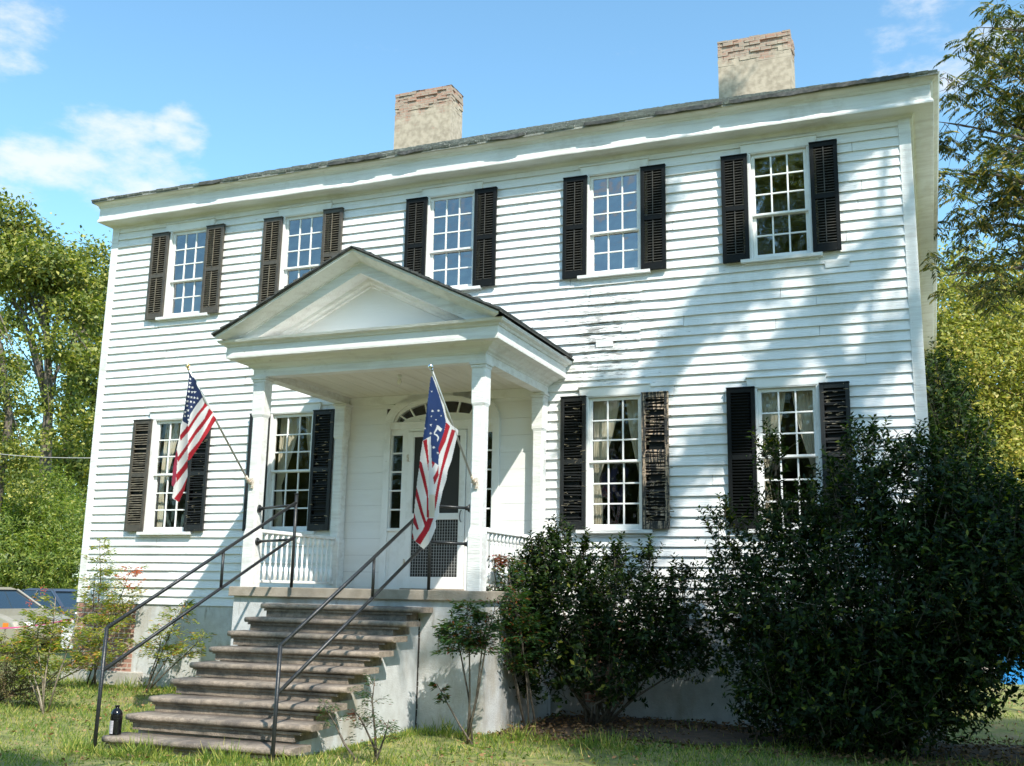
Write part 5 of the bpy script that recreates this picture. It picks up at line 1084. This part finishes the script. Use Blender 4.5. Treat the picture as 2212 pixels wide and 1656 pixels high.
o = MB(); o.box(c0[0]-.1, c1[0]+.1, 8.85, 11.1, c0[2]+.001, c0[2]+.09); o.build('roof', M['white'], sh_)

# ------------------------------------------------------------------ grass
def grass():
    reseed(5)
    M['grass'] = leafmat('lawn_grass', [(0, (.06, .12, .02)), (1, (.55, .42, .18)), (.55, (.18, .25, .04)), (.85, (.38, .38, .08))], .6, .35)
    zones = [(-9.5, 6.5, -6.6, 0.0, 95000, .055), (-17, 14, -1, 12, 42000, .07)]
    PP, HH = [], []
    for x0, x1, y0, y1, n, h in zones:
        P = np.column_stack([RNG.uniform(x0, x1, n), RNG.uniform(y0, y1, n), np.zeros(n)]); ok = np.ones(n, bool)
        ok &= ~((P[:, 0] > -3.08) & (P[:, 0] < -1.15) & (P[:, 1] > -5.0)); ok &= ~((P[:, 0] > SX0+.03) & (P[:, 0] < SX1-.03) & (P[:, 1] > SY+.03) & (P[:, 1] < .2)); ok &= ~((P[:, 0] > XL-.1) & (P[:, 0] < XR) & (P[:, 1] > -.1))
        # view frustum only
        v = P-CAMP; z = v@FW; u = 1106+FPX*(v@RT)/z; ok &= (u > -120) & (u < 2340)
        bare = (np.sin(P[:, 0]*1.9+np.sin(P[:, 1]*2.3)*1.4)*np.sin(P[:, 1]*1.7+P[:, 0]*.6)); ok &= (bare < .55) | (RNG.random(n) < .35)
        ok &= ~((P[:, 0] > -.3) & (P[:, 0] < 5.5) & (P[:, 1] > -1.8-.28*np.sin(P[:, 0]*1.1)-.12*np.sin(P[:, 0]*3.7)) & (P[:, 1] < 0) & (RNG.random(n) < .86))
        P = P[ok]; P[:, 2] = G+.035*np.sin(P[:, 0]*1.3+P[:, 1]*.7)+.025*np.sin(P[:, 1]*2.1-P[:, 0]*.4)-.012
        PP.append(P); HH.append(h*(.5+RNG.random(len(P))**2*1.5)*(1+.5*np.sin(P[:, 0]*3.1+P[:, 1]*2.2)*np.sin(P[:, 1]*4)))
    tf = []
    for x0, x1, y0, y1, n in ((-3.3, -.8, -5.35, -5.05, 2600), (-1.15, -.9, -5.2, -2.4, 900), (-8.4, -3.9, -.45, -.05, 2500), (-.9, 1.6, -2.7, -2.28, 1500), (-.35, 6, -3.6, -2.3, 900), (-3.6, -3.1, -5.2, -2.4, 700)):
        q = np.column_stack([RNG.uniform(x0, x1, n), RNG.uniform(y0, y1, n), np.full(n, G)]); q = q[~((q[:, 0] > SX0+.04) & (q[:, 0] < SX1-.04) & (q[:, 1] > SY+.04))]; tf.append(q)
    tf = np.vstack(tf); PP.append(tf); HH.append(.05+.11*RNG.random(len(tf))**2*(1+np.sin(tf[:, 0]*7)))
    P = np.vstack(PP); H = np.concatenate(HH); D = np.array([0, 0, 1.])+RNG.normal(size=P.shape)*np.array([.5, .5, .1]); 
    o = leafmesh('lawn_grass', P, D, unit(len(P))*np.array([1, 1, .2]), H, .009, M['grass'], None); tag(o, 'short sunlit and shaded lawn grass with dry blades', 'grass', kind='stuff')
    # weeds
    n = 5200; P = np.column_stack([RNG.uniform(-9.5, 6, n), RNG.uniform(-6.5, -.1, n), np.full(n, G+.02)]); c = np.sin(P[:, 0]*2.7+1)*np.sin(P[:, 1]*3.1); ok = (c > .25) & ~((P[:, 0] > -3.9) & (P[:, 0] < -.3) & (P[:, 1] > -5.1)) & ~((P[:, 0] > -.3) & (P[:, 1] > -2.2)); P = P[ok]
    M['weed'] = leafmat('broad_weeds', [(0, (.05, .11, .02)), (1, (.22, .27, .05)), (.5, (.10, .17, .03))], .6, .3)
    o = leafmesh('lawn_weeds', P, RNG.normal(size=P.shape)*np.array([1, 1, .3])+np.array([0, 0, .5]), np.array([0, 0, 1.])+RNG.normal(size=P.shape)*.3, .07*(.5+.9*RNG.random(len(P))), .032, M['weed'], None); tag(o, 'low broad leaved weeds in patches of the lawn', 'weeds', kind='stuff')
    # fallen leaves
    n = 3000; q = np.column_stack([RNG.uniform(-.2, 5.4, n), RNG.uniform(-2.5, -.05, n), np.full(n, G+.055)]); M['litter'] = leafmat('brown_litter', [(0, (.05, .03, .015)), (1, (.26, .15, .07)), (.5, (.12, .07, .03))], .9, .1)
    o = leafmesh('leaf_litter', q, RNG.normal(size=q.shape)*np.array([1, 1, .3]), np.array([0, 0, 1.])+RNG.normal(size=q.shape)*.6, .06*(.6+.6*RNG.random(n)), .032, M['litter'], None); tag(o, 'dark brown leaf litter on the soil under the wall bushes', 'leaves', kind='stuff')
    M['fallen'] = leafmat('fallen_leaves', [(0, (.16, .08, .03)), (1, (.38, .24, .12)), (.5, (.26, .14, .06))], .8, .1)
    n = 4200; P = np.column_stack([RNG.uniform(-8, 7, n), RNG.uniform(-6.5, 6, n), np.full(n, G+.04)]); ok = ~((P[:, 0] > -3.9) & (P[:, 0] < -.3) & (P[:, 1] > -5.1)) & ~((P[:, 0] < XR) & (P[:, 1] > -.1)); P = P[ok]; P[:, 2] += RNG.random(len(P))*.02
    o = leafmesh('fallen_leaves', P, RNG.normal(size=P.shape)*np.array([1, 1, .25]), np.array([0, 0, 1.])+RNG.normal(size=P.shape)*.5, .05*(.6+.6*RNG.random(len(P))), .028, M['fallen'], None); tag(o, 'scattered brown fallen leaves on the lawn', 'leaves', kind='stuff')
grass()
